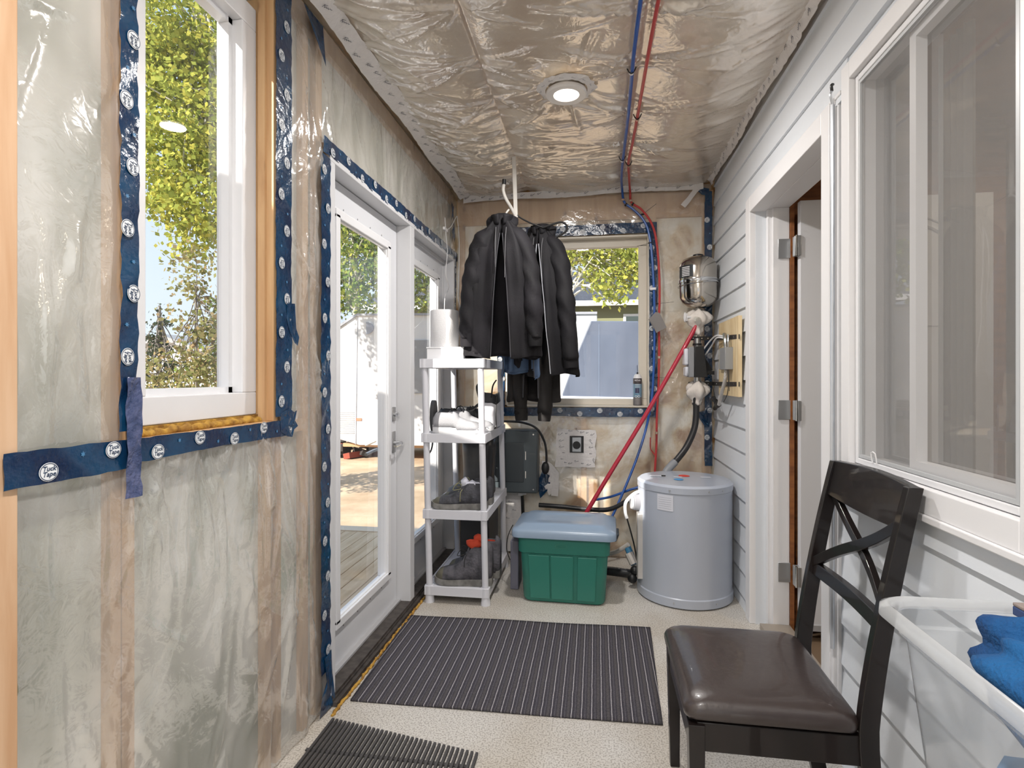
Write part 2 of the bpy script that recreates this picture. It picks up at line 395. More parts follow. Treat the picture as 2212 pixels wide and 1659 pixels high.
# right wall: lap siding on a solid wall
M_siding = pm('grey_lap_siding', (220, 224, 229), .5, bump=.12, bscale=25)
LAP = .135
mb = wall_with_holes('X', XR + .015, XR + .165, YF, YB + .04, -.1, CEIL + .1, [OPEN_D3, OPEN_W3])
z0 = 2.23 - LAP * 17
holesR = [(2.012, 3.168, -.1, 2.250), (1.11, 1.993, .962, 2.318)]
k = 0
while z0 + k * LAP < CEIL:
    a = z0 + k * LAP; b = min(a + LAP, CEIL); k += 1
    if b < 0: continue
    a0 = max(a, 0.001)
    segs = [(YF, YB)]
    for H in holesR:
        if H[2] < (a + b) / 2 < H[3]:
            segs = [q for s0, s1 in segs for q in ((s0, min(s1, H[0])), (max(s0, H[1]), s1)) if q[1] > q[0] + 1e-4]
    for s0, s1 in segs:
        mb.add([(XR + .016, s0, a0), (XR - .002, s0, a0), (XR + .010, s0, b), (XR + .016, s0, b), (XR + .016, s1, a0), (XR - .002, s1, a0), (XR + .010, s1, b), (XR + .016, s1, b)],
               [(0, 1, 2, 3), (7, 6, 5, 4), (1, 5, 6, 2), (0, 4, 5, 1)])
o = mb.build('wall_right', M_siding, smooth=0); struct(o)
o = MB().box(XR + .0135, XR + .0148, 1.975, 2.02, 0, 2.25).build('trim_13', pm('dark_gap', (60, 62, 66), .8), smooth=0); struct(o)

# roof overhang outside the window wall
o = MB().box(-1.48, XL - .121, YF, YB + .3, CEIL + .10, CEIL + .20).build('trim_14', pm('soffit', (210, 208, 204), .6), smooth=0); struct(o)
# house room beyond the open door and the window
M_brown = pm('brown_wood', (150, 94, 50), .5, rgb2=(120, 72, 38), vscale=6, stretch=(1, 1, 6))
mb = MB()
mb.box(1.0, 3.6, 4.3, 4.4, -.1, 2.7); mb.box(3.5, 3.6, -.4, 4.4, -.1, 2.7); mb.box(1.0, 3.6, -.5, -.4, -.1, 2.7)
o = mb.build('wall_house', pm('house_wall', (120, 108, 96), .8), smooth=0); struct(o)
o = MB().box(.99, 3.6, -.5, 4.4, 2.6, 2.7).build('ceiling_house', M_brown, smooth=0); struct(o)
o = MB().box(.99, 3.6, -.5, 4.4, -.1, -.02).build('floor_house', pm('house_floor', (112, 92, 72), .6), smooth=0); struct(o)

# ------------------------------------------------------------------ clear plastic sheets with folds
def fold_field(U, V, folds):
    H = np.zeros_like(U)
    for (a0, b0, a1, b1, w, amp) in folds:
        dx, dy = a1 - a0, b1 - b0; L = math.hypot(dx, dy) + 1e-6
        t = ((U - a0) * dx + (V - b0) * dy) / L / L
        d = np.abs((U - a0) * dy - (V - b0) * dx) / L
        ww = w * (.35 + .9 * np.clip(t, 0, 1))
        g = np.where((t > -.02) & (t < 1.02), np.exp(-(d / ww) ** 1.1) * np.sin(np.clip(t, 0, 1) * pi) ** .6, 0)
        H += amp * g
    return H
def smooth_noise(U, V, rng, n, fmin, fmax, ax=1, ay=1):
    H = np.zeros_like(U)
    for _ in range(n):
        f = rng.uniform(fmin, fmax); th = rng.uniform(0, 2 * pi); p = rng.uniform(0, 2 * pi)
        H += np.sin((U * ax * math.cos(th) + V * ay * math.sin(th)) * f + p + 1.3 * np.sin(V * f * .6 + p * 2)) / n
    return H
def sheet(name, label, place, u0, u1, v0, v1, du, holes, Hfn, step=1):
    nu = int((u1 - u0) / du) + 1; nv = int((v1 - v0) / du) + 1
    u = np.linspace(u0, u1, nu); v = np.linspace(v0, v1, nv)
    # snap grid lines to the opening edges
    for H in holes:
        for q in H[:2]:
            if u0 < q < u1: u[np.abs(u - q).argmin()] = q
        for q in H[2:]:
            if v0 < q < v1: v[np.abs(v - q).argmin()] = q
    U, V = np.meshgrid(u, v, indexing='ij'); H = Hfn(U, V)
    P = place(U, V, H).reshape(-1, 3)
    i, j = np.meshgrid(np.arange(nu - 1), np.arange(nv - 1), indexing='ij')
    uc = (u[i] + u[i + 1]) / 2; vc = (v[j] + v[j + 1]) / 2
    keep = np.ones_like(uc, bool)
    for h in holes: keep &= ~((uc > h[0]) & (uc < h[1]) & (vc > h[2]) & (vc < h[3]))
    i, j = i[keep], j[keep]
    F = np.stack([i * nv + j, (i + 1) * nv + j, (i + 1) * nv + j + 1, i * nv + j + 1], 1)
    off = np.array([P[:, 0].mean(), P[:, 1].mean(), P[:, 2].min()]); P = P - off
    me = bpy.data.meshes.new(name)
    me.vertices.add(len(P)); me.vertices.foreach_set('co', P.ravel())
    me.loops.add(len(F) * 4); me.loops.foreach_set('vertex_index', F.ravel().astype(np.int32))
    me.polygons.add(len(F)); me.polygons.foreach_set('loop_start', np.arange(0, len(F) * 4, 4, dtype=np.int32))
    me.polygons.foreach_set('use_smooth', [True] * len(F)); me.update(calc_edges=True); me.validate()
    me.materials.append(FILM)
    o = bpy.data.objects.new(name, me); COL.objects.link(o); o.location = off; WLOC[o.name] = tuple(off)
    return tag(o, label, 'plastic sheet')

rng = random.Random(11)
# left wall sheet
fl = []
for _ in range(60):      # slanting creases
    y = rng.uniform(.9, 1.98); z = rng.uniform(.1, 2.5); L = rng.uniform(.05, .22); a = rng.uniform(-1.4, 1.4)
    fl.append((y, z, y + L * math.sin(a), z - L * math.cos(a), rng.uniform(.005, .014), rng.uniform(.005, .014)))
for _ in range(150):      # folds hanging from the tapes and studs
    y = rng.uniform(.9, 2.0); z = rng.uniform(.05, 2.6); L = rng.uniform(.12, .6)
    a = rng.gauss(0, .28); fl.append((y, z, y + L * math.sin(a), z - L * math.cos(a), rng.uniform(.005, .02), rng.choice([1, 1, -1]) * rng.uniform(.004, .014)))
for _ in range(16):       # tension folds under the window tape
    y = rng.uniform(1.15, 1.75); L = rng.uniform(.12, .5); a = rng.gauss(.1, .15)
    fl.append((y, 1.10, y + L * math.sin(a), 1.10 - L * math.cos(a), rng.uniform(.007, .02), rng.uniform(.010, .022)))
for _ in range(22):       # strip between window and door tapes
    y = rng.uniform(1.79, 1.97); z = rng.uniform(.2, 2.6); L = rng.uniform(.2, .6); a = rng.gauss(0, .2)
    fl.append((y, z, y + L * math.sin(a), z - L * math.cos(a), rng.uniform(.005, .012), rng.uniform(.005, .013)))
for _ in range(70):       # above the doors
    y = rng.uniform(2.0, 4.05); L = rng.uniform(.1, .42); a = rng.gauss(0, .35); z = 2.2 if rng.random() < .5 else 2.62
    fl.append((y, z, y + L * math.sin(a), z + (L if z < 2.4 else -L) * math.cos(a), rng.uniform(.004, .016), rng.uniform(.002, .008)))
rn = random.Random(5)
def H_left(U, V):
    edge = np.minimum(1, np.minimum((V) * 8 + .1, (CEIL - V) * 8 + .1))
    H = .011 * smooth_noise(U, V, rn, 7, 5, 13, 1.6, .55) + .006 * smooth_noise(U, V, rn, 8, 18, 34, 1.5, .5)
    return np.minimum(np.maximum(H * edge + fold_field(U, V, fl) + .004, -.009), .045)
sheet('vapour_barrier', 'clear wrinkled plastic sheet taped over the insulation of the window wall', lambda U, V, H: np.stack([XL - .014 + H, U, V], -1), .87, YB - .005, 0.01, CEIL - .02, .0095,
      [(1.11, 1.69, 1.145, 2.6), (2.045, 4.0, -.1, 2.185)], H_left)
# back wall sheet
fb = []
for _ in range(120):
    x = rng.uniform(-1.0, .78); z = rng.uniform(.1, 2.6); L = rng.uniform(.08, .35); a = rng.gauss(0, .8)
    fb.append((x, z, x + L * math.sin(a), z - L * math.cos(a), rng.uniform(.005, .018), rng.choice([1, 1, -1]) * rng.uniform(.002, .008)))
def H_back(U, V): return np.maximum(.010 * smooth_noise(U, V, rn, 7, 6, 15, 1.4, .8) + .004 * smooth_noise(U, V, rn, 6, 18, 30) + fold_field(U, V, fb) + .004, -.008)
sheet('vapour_barrier', 'clear wrinkled plastic sheet over tan insulation around the far window', lambda U, V, H: np.stack([U, YB - H, V], -1), XL + .01, XR - .02, 0.01, CEIL - .02, .014,
      [(OPEN_W2[0] - .008, OPEN_W2[1] + .008, OPEN_W2[2] - .008, OPEN_W2[3] + .008)], H_back)
# ceiling sheet: folds pulled towards staple lines, the lamp and the pole
fc = []
staples = [(-.497, y) for y in (1.2, 1.6, 2.0, 2.35, 2.7, 3.05, 3.41, 3.75)] + [(.19, y) for y in (1.3, 1.75, 2.1, 2.45, 2.9, 3.3, 3.78)]
for sx_, sy_ in staples:
    for _ in range(13):
        a = rng.choice([0, pi]) + rng.gauss(0, .42); L = rng.uniform(.12, .5)
        fc.append((sx_ + .015 * math.cos(a), sy_, sx_ + L * math.cos(a), sy_ + L * math.sin(a) * .75, rng.uniform(.005, .018), rng.uniform(.006, .017)))
for _ in range(70):       # near the far wall: long folds running across
    x = rng.uniform(-1.0, .1); y = rng.uniform(3.2, 4.0); L = rng.uniform(.2, .6); a = rng.gauss(.15, .18)
    fc.append((x, y, x + L * math.cos(a), y + L * math.sin(a), rng.uniform(.005, .012), rng.uniform(.004, .012)))
for _ in range(26):       # towards the lamp
    a = rng.uniform(0, 2 * pi); L = rng.uniform(.12, .45)
    fc.append((-.138 + .11 * math.cos(a), 2.60 + .11 * math.sin(a), -.138 + (L + .11) * math.cos(a), 2.60 + (L + .11) * math.sin(a), rng.uniform(.006, .016), rng.uniform(.006, .014)))
for _ in range(60):       # diagonal folds leaving the left seam
    y = rng.uniform(1.0, 3.9); L = rng.uniform(.2, .6); a = rng.gauss(.7, .35)
    fc.append((-1.0, y, -1.0 + L * math.cos(a), y + L * math.sin(a), rng.uniform(.006, .016), rng.uniform(.006, .015)))
for _ in range(40):
    y = rng.uniform(1.0, 3.9); L = rng.uniform(.2, .5); a = pi - rng.gauss(.6, .4)
    fc.append((.78, y, .78 + L * math.cos(a), y + L * math.sin(a), rng.uniform(.006, .02), rng.uniform(.002, .007)))
def H_ceil(U, V):
    bay = np.zeros_like(U)
    for a, b in [(-1.03, -.5), (-.5, .19), (.19, .80)]:
        t = (U - a) / (b - a); bay += np.where((t > 0) & (t < 1), np.sin(np.clip(t, 0, 1) * pi) ** .7, 0)
    damp = 1 - .9 * np.exp(-(((U + .138) ** 2 + (V - 2.60) ** 2) / .02))
    H = .040 * bay + .012 * smooth_noise(U, V, rn, 8, 8, 20) * (.4 + bay) + fold_field(U, V, fc)
    return np.maximum(H, -.02) * damp
o = sheet('vapour_barrier', 'clear wrinkled plastic sheet stretched across the ceiling around the round light', lambda U, V, H: np.stack([U, V, CEIL - H], -1), XL + .005, XR - .01, .9, YB - .005, .0095, [], H_ceil)
nv_ = MB(); nv_.quad((XL, YF, CEIL), (XR, YF, CEIL), (XR, .9, CEIL), (XL, .9, CEIL))
nv_.quad((XL - .01, YF, 0), (XL - .01, .76, 0), (XL - .01, .76, CEIL), (XL - .01, YF, CEIL))
o = nv_.build('vapour_barrier', FILM, smooth=0); tag(o, 'clear plastic sheet continuing over the near end of the room', 'plastic sheet')
bpy.data.objects['vapour_barrier.002'].data.materials[0] = FILM_C; bpy.data.objects['vapour_barrier.001'].data.materials[0] = FILM_B
for a, b in [(-.52, -.48), (.17, .21)]:
    MB().box(a, b, .9, YB, CEIL + .003, CEIL + .039).build('joist', M_pine, CE_)

# ------------------------------------------------------------------ printed tapes
def text_geo(s, size=1.0, shear=.25, bold=.02):
    c = bpy.data.curves.new('t', 'FONT'); c.body = s; c.size = size; c.shear = shear; c.offset = bold; c.resolution_u = 2; c.align_x = 'CENTER'; c.align_y = 'CENTER'
    c.space_line = .8
    ob = bpy.data.objects.new('t', c); me = bpy.data.meshes.new_from_object(ob)
    v = [tuple(p.co) for p in me.vertices]; f = [tuple(p.vertices) for p in me.polygons]
    bpy.data.objects.remove(ob); bpy.data.meshes.remove(me); bpy.data.curves.remove(c)
    return v, f
TXT_TUCK = text_geo('Tuck\nTape')
def put_text(mb, geo, T, size, mi):
    mb.add([T(x * size, y * size) for x, y, z in geo[0]], geo[1], mi)
def frame(o, u, v, n):
    o, u, v, n = map(Vector, (o, u, v, n)); return lambda a, b, c=0: tuple(o + u * a + v * b + n * c)
def tape(name, label, P, L, w, ph=0., pitch=.143, rot=0, seed=0, crumple=.002, group='blue seam tapes', rows=1, curl=0, colr=None, lift=.0035, logos=True):
    """blue tape strip on frame P (u along, v across, n out of the wall) with white roundels"""
    r = random.Random(seed); mb = MB(); nu = max(4, int(L / .02)); nw = 5
    e0 = [r.uniform(-1, 1) for _ in range(nu + 1)]; e1 = [r.uniform(-1, 1) for _ in range(nu + 1)]
    p1, p2 = r.uniform(0, 6), r.uniform(0, 6)
    hz = lambda a, b: lift + crumple * (1 + math.sin(a * 37 + p1 + b * 60) * .5 + math.sin(a * 91 + b * 120 + p2) * .5)
    g = []
    for i in range(nu + 1):
        a = L * i / nu; row = []
        for j in range(nw + 1):
            b = w * (j / nw - .5)
            if j == 0: b += e0[i] * .0012 + .002 * math.sin(a * 9 + p1)
            if j == nw: b += e1[i] * .0012 + .002 * math.sin(a * 7 + p2)
            row.append(P(a, b, hz(a, b)))
        g.append(row)
    mb.rings(g, 0, cap=False, close=False)
    if logos:
        k = 0; a = ph
        while a < L - .012:
            if a > .012:
                b0 = (.18 if k % 2 else -.18) * w
                R = .0195; n = 24
                cz = max(hz(a, b0 + q) for q in (-.015, 0, .015)) + .0012
                T = lambda x, y, z=cz, a=a, b0=b0: P(a + (x * math.cos(rot) - y * math.sin(rot)), b0 + (x * math.sin(rot) + y * math.cos(rot)), z)
                mb.add([T(R * math.cos(2 * pi * i / n), R * .92 * math.sin(2 * pi * i / n)) for i in range(n)], [tuple(range(n))], 1)
                T2 = lambda x, y: T(x, y, cz + .0006)
                ri = [(R * q * math.cos(2 * pi * i / n), R * q * .92 * math.sin(2 * pi * i / n)) for q in (.86, .93) for i in range(n)]
                mb.add([T2(*p) for p in ri], [(i, (i + 1) % n, n + (i + 1) % n, n + i) for i in range(n)], 2)
                put_text(mb, TXT_TUCK, lambda x, y: T2(x, y + .0005),   .0132, 2)
                # small maple-leaf mark between the roundels
                am = a + pitch / 2
                if am < L - .02:
                    bm_ = -b0; zz = max(hz(am, bm_ + q) for q in (-.01, .01)) + .001
                    st = [(0, .007), (.0015, .003), (.005, .004), (.003, 0), (.005, -.002), (.001, -.003), (0, -.006), (-.001, -.003), (-.005, -.002), (-.003, 0), (-.005, .004), (-.0015, .003)]
                    mb.add([P(am + x * math.cos(rot) - y * math.sin(rot), bm_ + x * math.sin(rot) + y * math.cos(rot), zz) for x, y in st], [tuple(range(12))], 3)
            a += pitch; k += 1
    o = mb.build(name, [M_tape, M_logo, M_logoi, pm('tape_pale_blue_print', (70, 120, 160), .4)], smooth=180, origin=P(L / 2, 0, 0))
    return tag(o, label, 'tape', group)
VX = Vector((1, 0, 0)); 
# left wall frames: u = +y (along) or -z; normal +x
def fL(y, z, du, dv): return frame((XL - .001, y, z), du, dv, (1, 0, 0))
tape('seam_tape', 'wide blue tape strip running level from the bare stud to the left window corner', fL(.836, 1.131, (0, 1, 0), (0, 0, 1)), .275, .066, ph=.081, seed=1)
tape('seam_tape', 'blue tape strip level under the left window sill', fL(1.118, 1.132, (0, 1, 0), (0, 0, 1)), .65, .052, ph=.065, seed=2)
tape('seam_tape', 'blue tape strip standing upright along the near side of the left window', fL(1.102, 2.62, (0, 0, -1), (0, 1, 0)), 1.44, .048, ph=.13, rot=0, seed=3, crumple=.004)
o = tape('seam_tape', 'silvery crumpled tape end hanging below the near corner of the left window', fL(1.108, 1.30, (0, 0, -1), (0, 1, 0)), .27, .038, ph=.9, seed=4, crumple=.004, lift=.010, logos=False)
o.data.materials[0] = pm('crumpled_tape', (84, 92, 128), .12, spec=1, bump=1.0, bscale=45, rgb2=(40, 58, 96), vscale=30)
tape('seam_tape', 'double blue tape strip standing upright along the far side of the left window', fL(1.728, 2.64, (0, 0, -1), (0, 1, 0)), 1.47, .094, ph=.04, seed=5, pitch=.115)
def ragged(name, label, P, pts, mats=None, group='torn pieces of blue tape', crumple=.004):
    mb = MB(); c = (sum(p[0] for p in pts) / len(pts), sum(p[1] for p in pts) / len(pts)); r = random.Random(len(pts) + int(c[0] * 1000))
    rs = []
    for q in (1, .66, .33): rs.append([P(c[0] + (p[0] - c[0]) * q, c[1] + (p[1] - c[1]) * q, .006 + r.uniform(0, crumple)) for p in pts])
    mb.rings(rs, 0, cap=False); n = len(pts); mb.f.append(tuple(range(2 * n, 3 * n))); mb.m.append(0)
    o = mb.build(name, mats or [M_tape], smooth=0); return tag(o, label, 'tape', group)
ragged('seam_tape', 'torn blue tape flap sticking out beside the left window halfway up', fL(1.77, 1.48, (0, 1, 0), (0, 0, 1)), [(-.03, .07), (.02, .075), (.03, -.01), (.05, -.04), (.04, -.07), (.015, -.06), (-.005, -.03), (-.03, .02)])
ragged('seam_tape', 'torn blue tape patch over the bottom far corner of the left window', fL(1.755, 1.15, (0, 1, 0), (0, 0, 1)), [(-.05, .03), (.0, .045), (.03, .03), (.05, .035), (.04, 0), (.055, -.02), (.03, -.03), (.02, -.055), (-.01, -.05), (-.05, -.03)])
ragged('seam_tape', 'pointed blue tape corner high between the left window and the doors', fL(1.97, 2.52, (0, 1, 0), (0, 0, 1)), [(-.12, .12), (.02, .12), (.045, -.02), (.02, 0), (-.06, .07)])
# door tapes
tape('seam_tape', 'blue tape strip standing upright beside the near patio door', fL(2.018, 2.16, (0, 0, -1), (0, 1, 0)), 2.0, .074, ph=.06, seed=6, crumple=.003)
ragged('seam_tape', 'twisted blue tape end on the floor corner beside the near patio door', fL(2.02, .10, (0, 1, 0), (0, 0, 1)), [(-.02, .12), (.035, .13), (.05, .03), (.06, -.09), (-.05, -.095), (-.045, -.02), (-.01, .03)], crumple=.012)
tape('seam_tape', 'blue tape strip running level over the patio doors', fL(2.0, 2.20, (0, 1, 0), (0, 0, 1)), 2.08, .062, ph=.07, seed=7, crumple=.003)
tape('seam_tape', 'blue tape strip standing upright between the far patio door and the corner', fL(4.022, 2.17, (0, 0, -1), (0, 1, 0)), 2.1, .05, ph=.08, seed=8)
ragged('seam_tape', 'upper cross of torn blue tape holding the white cord near the corner', fL(3.93, 2.50, (0, 1, 0), (0, 0, 1)), [(-.05, .075), (-.015, .05), (0, .08), (.025, .05), (.05, .07), (.03, 0), (.05, -.07), (0, -.03), (-.04, -.07), (-.02, 0)])
ragged('seam_tape', 'lower cross of torn blue tape holding the white cord near the corner', fL(3.96, 2.36, (0, 1, 0), (0, 0, 1)), [(-.02, .075), (.025, .075), (.03, .02), (.05, -.03), (.02, -.07), (.0, -.03), (-.04, -.08), (-.03, -.02), (-.05, .0), (-.02, .03)])
# back wall tapes
def fB(x, z, du, dv): return frame((x, YB - .014, z), du, dv, (0, -1, 0))
tape('seam_tape', 'blue tape strip level along the top of the far window', fB(-.72, 2.365, (1, 0, 0), (0, 0, 1)), 1.145, .075, ph=.05, seed=9)
tape('seam_tape', 'blue tape strip level below the far window', fB(-.72, 1.048, (1, 0, 0), (0, 0, 1)), 1.145, .064, ph=.03, seed=10)
tape('seam_tape', 'blue tape strip standing upright right of the far window behind the pipes', fB(.40, 2.34, (0, 0, -1), (1, 0, 0)), 1.30, .056, ph=.12, seed=11)
tape('seam_tape', 'blue tape strip standing upright left of the far window behind the jackets', fB(-.695, 2.34, (0, 0, -1), (1, 0, 0)), 1.30, .056, ph=.05, seed=12)
tape('seam_tape', 'blue tape strip standing upright in the corner where plastic meets the siding', fB(.775, 2.60, (0, 0, -1), (1, 0, 0)), 1.92, .05, ph=.2, seed=13, pitch=.19, crumple=.006)
ragged('seam_tape', 'blue tape lump on the corner strip beside the lower black bracket', fB(.755, 1.01, (1, 0, 0), (0, 0, 1)), [(-.05, .045), (0, .06), (.03, .05), (.03, -.06), (.0, -.06), (-.04, .0)], crumple=.015)
ragged('seam_tape', 'blue tape scrap under the grey electrical panel', fB(-.37, .46, (1, 0, 0), (0, 0, 1)), [(-.06, .06), (.0, .20), (.03, .16), (.04, .04), (-.02, -.03), (-.035, -.045)])
ragged('seam_tape', 'blue tape tab at the top of the corner by the siding', fB(.75, 2.60, (1, 0, 0), (0, 0, 1)), [(-.06, .02), (-.01, .03), (.03, .02), (.03, -.03), (-.02, -.02)])

def scribble(r, size):
    """small unreadable slanted script mark as a list of ribbons"""
    out = []
    x = -size; pts = [(x, 0)]
    hs = [1.0, -.1, .55, .0, .5, .0, .45, .05, .4]
    for i, h_ in enumerate(hs): pts.append((x + (i + 1) * size * .21, h_ * size * .55 + r.uniform(-.05, .05) * size))
    out.append(pts)
    out.append([(-size * .9, size * .55), (-size * .2, size * .62)])
    return out
def white_tape(name, label, P, L, w, seed=0, crumple=.004, marks=True, lift=.004, step=.05, size=.016, wave=.006, ang=0.5):
    r = random.Random(seed); mb = MB(); nu = max(4, int(L / .025)); nw = 4
    p1, p2 = r.uniform(0, 6), r.uniform(0, 6)
    hz = lambda a, b: lift + crumple * (1 + .5 * math.sin(a * 31 + p1 + b * 50) + .5 * math.sin(a * 83 + p2 + b * 90))
    g = []
    for i in range(nu + 1):
        a = L * i / nu
        g.append([P(a, w * (j / nw - .5) + (wave * math.sin(a * 7 + p1 + (j > 2) * 2) + r.uniform(-.002, .002) if j in (0, nw) else 0), hz(a, w * (j / nw - .5))) for j in range(nw + 1)])
    mb.rings(g, 0, cap=False, close=False)
    if marks:
        a = .03; k = 0
        while a < L - .02:
            b = r.uniform(-.28, .28) * w; zz = max(hz(a + q, b + q2) for q in (-.01, 0, .01) for q2 in (-.008, .008)) + .0015
            cA, sA = math.cos(ang + r.uniform(-.15, .15)), math.sin(ang)
            for line in scribble(r, size):
                for (x0, y0), (x1, y1) in zip(line, line[1:]):
                    dx, dy = x1 - x0, y1 - y0; q = math.hypot(dx, dy) + 1e-9; nx, ny = -dy / q * .0009, dx / q * .0009
                    c4 = [(x0 + nx, y0 + ny), (x1 + nx, y1 + ny), (x1 - nx, y1 - ny), (x0 - nx, y0 - ny)]
                    mb.add([P(a + x * cA - y * sA, b + x * sA + y * cA, zz) for x, y in c4], [(0, 1, 2, 3)], 1)
            a += step * r.uniform(.7, 1.3); k += 1
    o = mb.build(name, [M_wtape, M_wprint], smooth=180); return tag(o, label, 'tape', 'white sheathing tapes')
d1_ = Vector((.55, 0, -.83)).normalized()
white_tape('sheathing_tape', 'white printed tape along the seam between the ceiling and the window wall', frame((XL + .075, .9, CEIL - .028), (0, 1, 0), (.94, 0, .34), (.34, 0, -.94)), 3.13, .085, 1, step=.085, size=.022, lift=.012)
white_tape('sheathing_tape', 'white printed tape along the seam between the ceiling and the far wall', frame((XL + .06, YB - .012, CEIL - .052), (1, 0, .012), (0, 0, 1), (0, -1, 0)), 1.72, .055, 2, step=.07, size=.018, lift=.014)
white_tape('sheathing_tape', 'crinkled white printed tape along the seam between the ceiling and the grey siding', frame((XR - .03, .9, CEIL - .012), (0, 1, 0), (.6, 0, -.8), (-.8, 0, -.6)), 3.12, .06, 3, crumple=.009, step=.075, size=.018, lift=.008)
white_tape('sheathing_tape', 'short loose white tape end dangling at the top of the siding corner', frame((.60, YB - .03, 2.50), (.64, 0, .77), (.77, 0, -.64), (0, -1, 0)), .16, .045, 4, marks=False)

# ------------------------------------------------------------------ left window
t = MB()
y0, y1, z0, z1 = 1.150, 1.672, 1.18, 2.50; fx0, fx1 = -1.19, -1.10
W1 = empty('window_1', (-1.14, 1.4, 1.18)); W1['kind'] = 'structure'
fr = MB()
fw = .072
fr.box(fx0, fx1, y0, y1, z0, z0 + fw); fr.box(fx0, fx1, y0, y1, z1 - fw, z1)
fr.box(fx0, fx1, y0, y0 + fw, z0 + fw, z1 - fw); fr.box(fx0, fx1, y1 - fw, y1, z0 + fw, z1 - fw)
fr.build('window_frame', M_white_vinyl, W1, smooth=0, bevel=.003)
b2 = MB(); g = .018
for q, xx in ((0, fx1 - .035), ):
    b2.box(fx0 + .02, xx, y0 + fw, y1 - fw, z0 + fw, z0 + fw + g); b2.box(fx0 + .02, xx, y0 + fw, y1 - fw, z1 - fw - g, z1 - fw)
    b2.box(fx0 + .02, xx, y0 + fw, y0 + fw + g, z0 + fw, z1 - fw); b2.box(fx0 + .02, xx, y1 - fw - g, y1 - fw, z0 + fw, z1 - fw)
b2.build('glazing_bead', M_white_vinyl, W1, smooth=0)
M_glass = mix_transparent('window_glass', (235, 242, 245), 0.02, gloss=1.0, grough=.0)
MB().quad((fx0 + .03, y0 + fw, z0 + fw), (fx0 + .03, y1 - fw, z0 + fw), (fx0 + .03, y1 - fw, z1 - fw), (fx0 + .03, y0 + fw, z1 - fw)).build('pane', M_glass, W1, smooth=0)
# rough opening: jamb and foam
MB().box(XL - .16, XL - .002, 1.677, 1.70, 1.157, 2.6).build('trim_1', M_pine, smooth=0)['kind'] = 'structure'
MB().box(XL - .16, XL - .002, 1.10, 1.124, 1.157, 2.6).build('trim_2', M_pine, smooth=0)['kind'] = 'structure'
MB().box(XL - .16, XL - .004, 1.12, 1.70, 1.130, 1.156).build('trim_3', M_pine, smooth=0)['kind'] = 'structure'
def foam_bead(name, label, pts, r0, seed, group='yellow spray foam beads'):
    r = random.Random(seed); mb = MB(); P = []
    for (a, b) in zip(pts, pts[1:]):
        n = max(2, int((Vector(b) - Vector(a)).length / .012))
        for i in range(n): P.append(Vector(a).lerp(Vector(b), i / n) + Vector((r.uniform(-1, 1), r.uniform(-1, 1), r.uniform(-1, 1))) * .004)
    mb.tube(P, lambda t_: r0 * (.7 + .5 * r.random()), n=8, smooth=0)
    return tag(mb.build(name, M_foam, smooth=60), label, 'foam', group)
foam_bead('foam_bead', 'yellow spray foam in the gap below the left window frame', [(-1.085, 1.13, 1.163), (-1.085, 1.67, 1.163)], .012, 1)
foam_bead('foam_bead', 'thin yellow foam up the far side of the left window frame', [(-1.112, 1.671, 1.19), (-1.112, 1.671, 2.4)], .006, 2)

MB().box(-1.17, -1.092, 1.127, 1.674, 1.157, 1.179).build('foam_fill', M_foam, smooth=0)['kind'] = 'structure'; bpy.data.objects['foam_fill'].name = 'trim_12'
# bare stud at the near edge and insulation beyond
o = MB().box(XL - .04, XL - .002, .76, .866, 0, CEIL - .01).build('wall_stud', pine('pine_pale', (206, 172, 140), (190, 150, 114)), bevel=.002, smooth=0)
tag(o, 'bare knotty pine stud at the left edge of the plastic sheet', 'stud')

# ------------------------------------------------------------------ patio doors
D1 = empty('door_1', (-1.15, 2.55, 0)); D1['kind'] = 'structure'
D2 = empty('door_2', (-1.15, 3.5, 0)); D2['kind'] = 'structure'
def glazed_leaf(root, y0, y1, z0, z1, gy0, gy1, gz0, gz1, x1=-1.115, x0=-1.160):
    mb = wall_with_holes('X', x0, x1, y0, y1, z0, z1, [(gy0, gy1, gz0, gz1)]); mb.build('door_leaf', M_white_door, root, smooth=0)
    fr = MB(); w = .045
    for (xa, xb, ww) in ((x1, x1 + .016, w), (x1 - .01, x1 + .006, w * .0 + .062)):
        fr.box(xa, xb, gy0 - ww * .5, gy1 + ww * .5, gz0 - ww * .5, gz0 + ww * .35); fr.box(xa, xb, gy0 - ww * .5, gy1 + ww * .5, gz1 - ww * .35, gz1 + ww * .5)
        fr.box(xa, xb, gy0 - ww * .5, gy0 + ww * .35, gz0, gz1); fr.box(xa, xb, gy1 - ww * .35, gy1 + ww * .5, gz0, gz1)
    fr.box(x0, x1, gy0, gy0 + .018, gz0, gz1); fr.box(x0, x1, gy1 - .018, gy1, gz0, gz1)
    fr.build('glass_frame', M_white_vinyl, root, smooth=0, bevel=.003)
    sc = MB()
    for k in range(9):
        zz = gz0 + (gz1 - gz0) * k / 8
        for yy in (gy0 - .04, gy1 + .04): sc.cyl((x1, yy, zz), (x1 + .002, yy, zz), .004, n=8)
    for k in range(4):
        yy = gy0 + (gy1 - gy0) * (k + .5) / 4
        for zz in (gz0 - .04, gz1 + .04): sc.cyl((x1, yy, zz), (x1 + .002, yy, zz), .004, n=8)
    sc.build('screw_plug', pm('grey_plug', (150, 150, 152), .6), root)
    MB().quad((x0 + .02, gy0 + .01, gz0), (x0 + .02, gy1 - .01, gz0), (x0 + .02, gy1 - .01, gz1), (x0 + .02, gy0 + .01, gz1)).build('pane', M_glass, root, smooth=0)
glazed_leaf(D1, 2.10, 2.998, .045, 2.150, 2.262, 2.855, .235, 2.005)
glazed_leaf(D2, 3.10, 3.965, .045, 2.150, 3.215, 3.80, .30, 2.005)
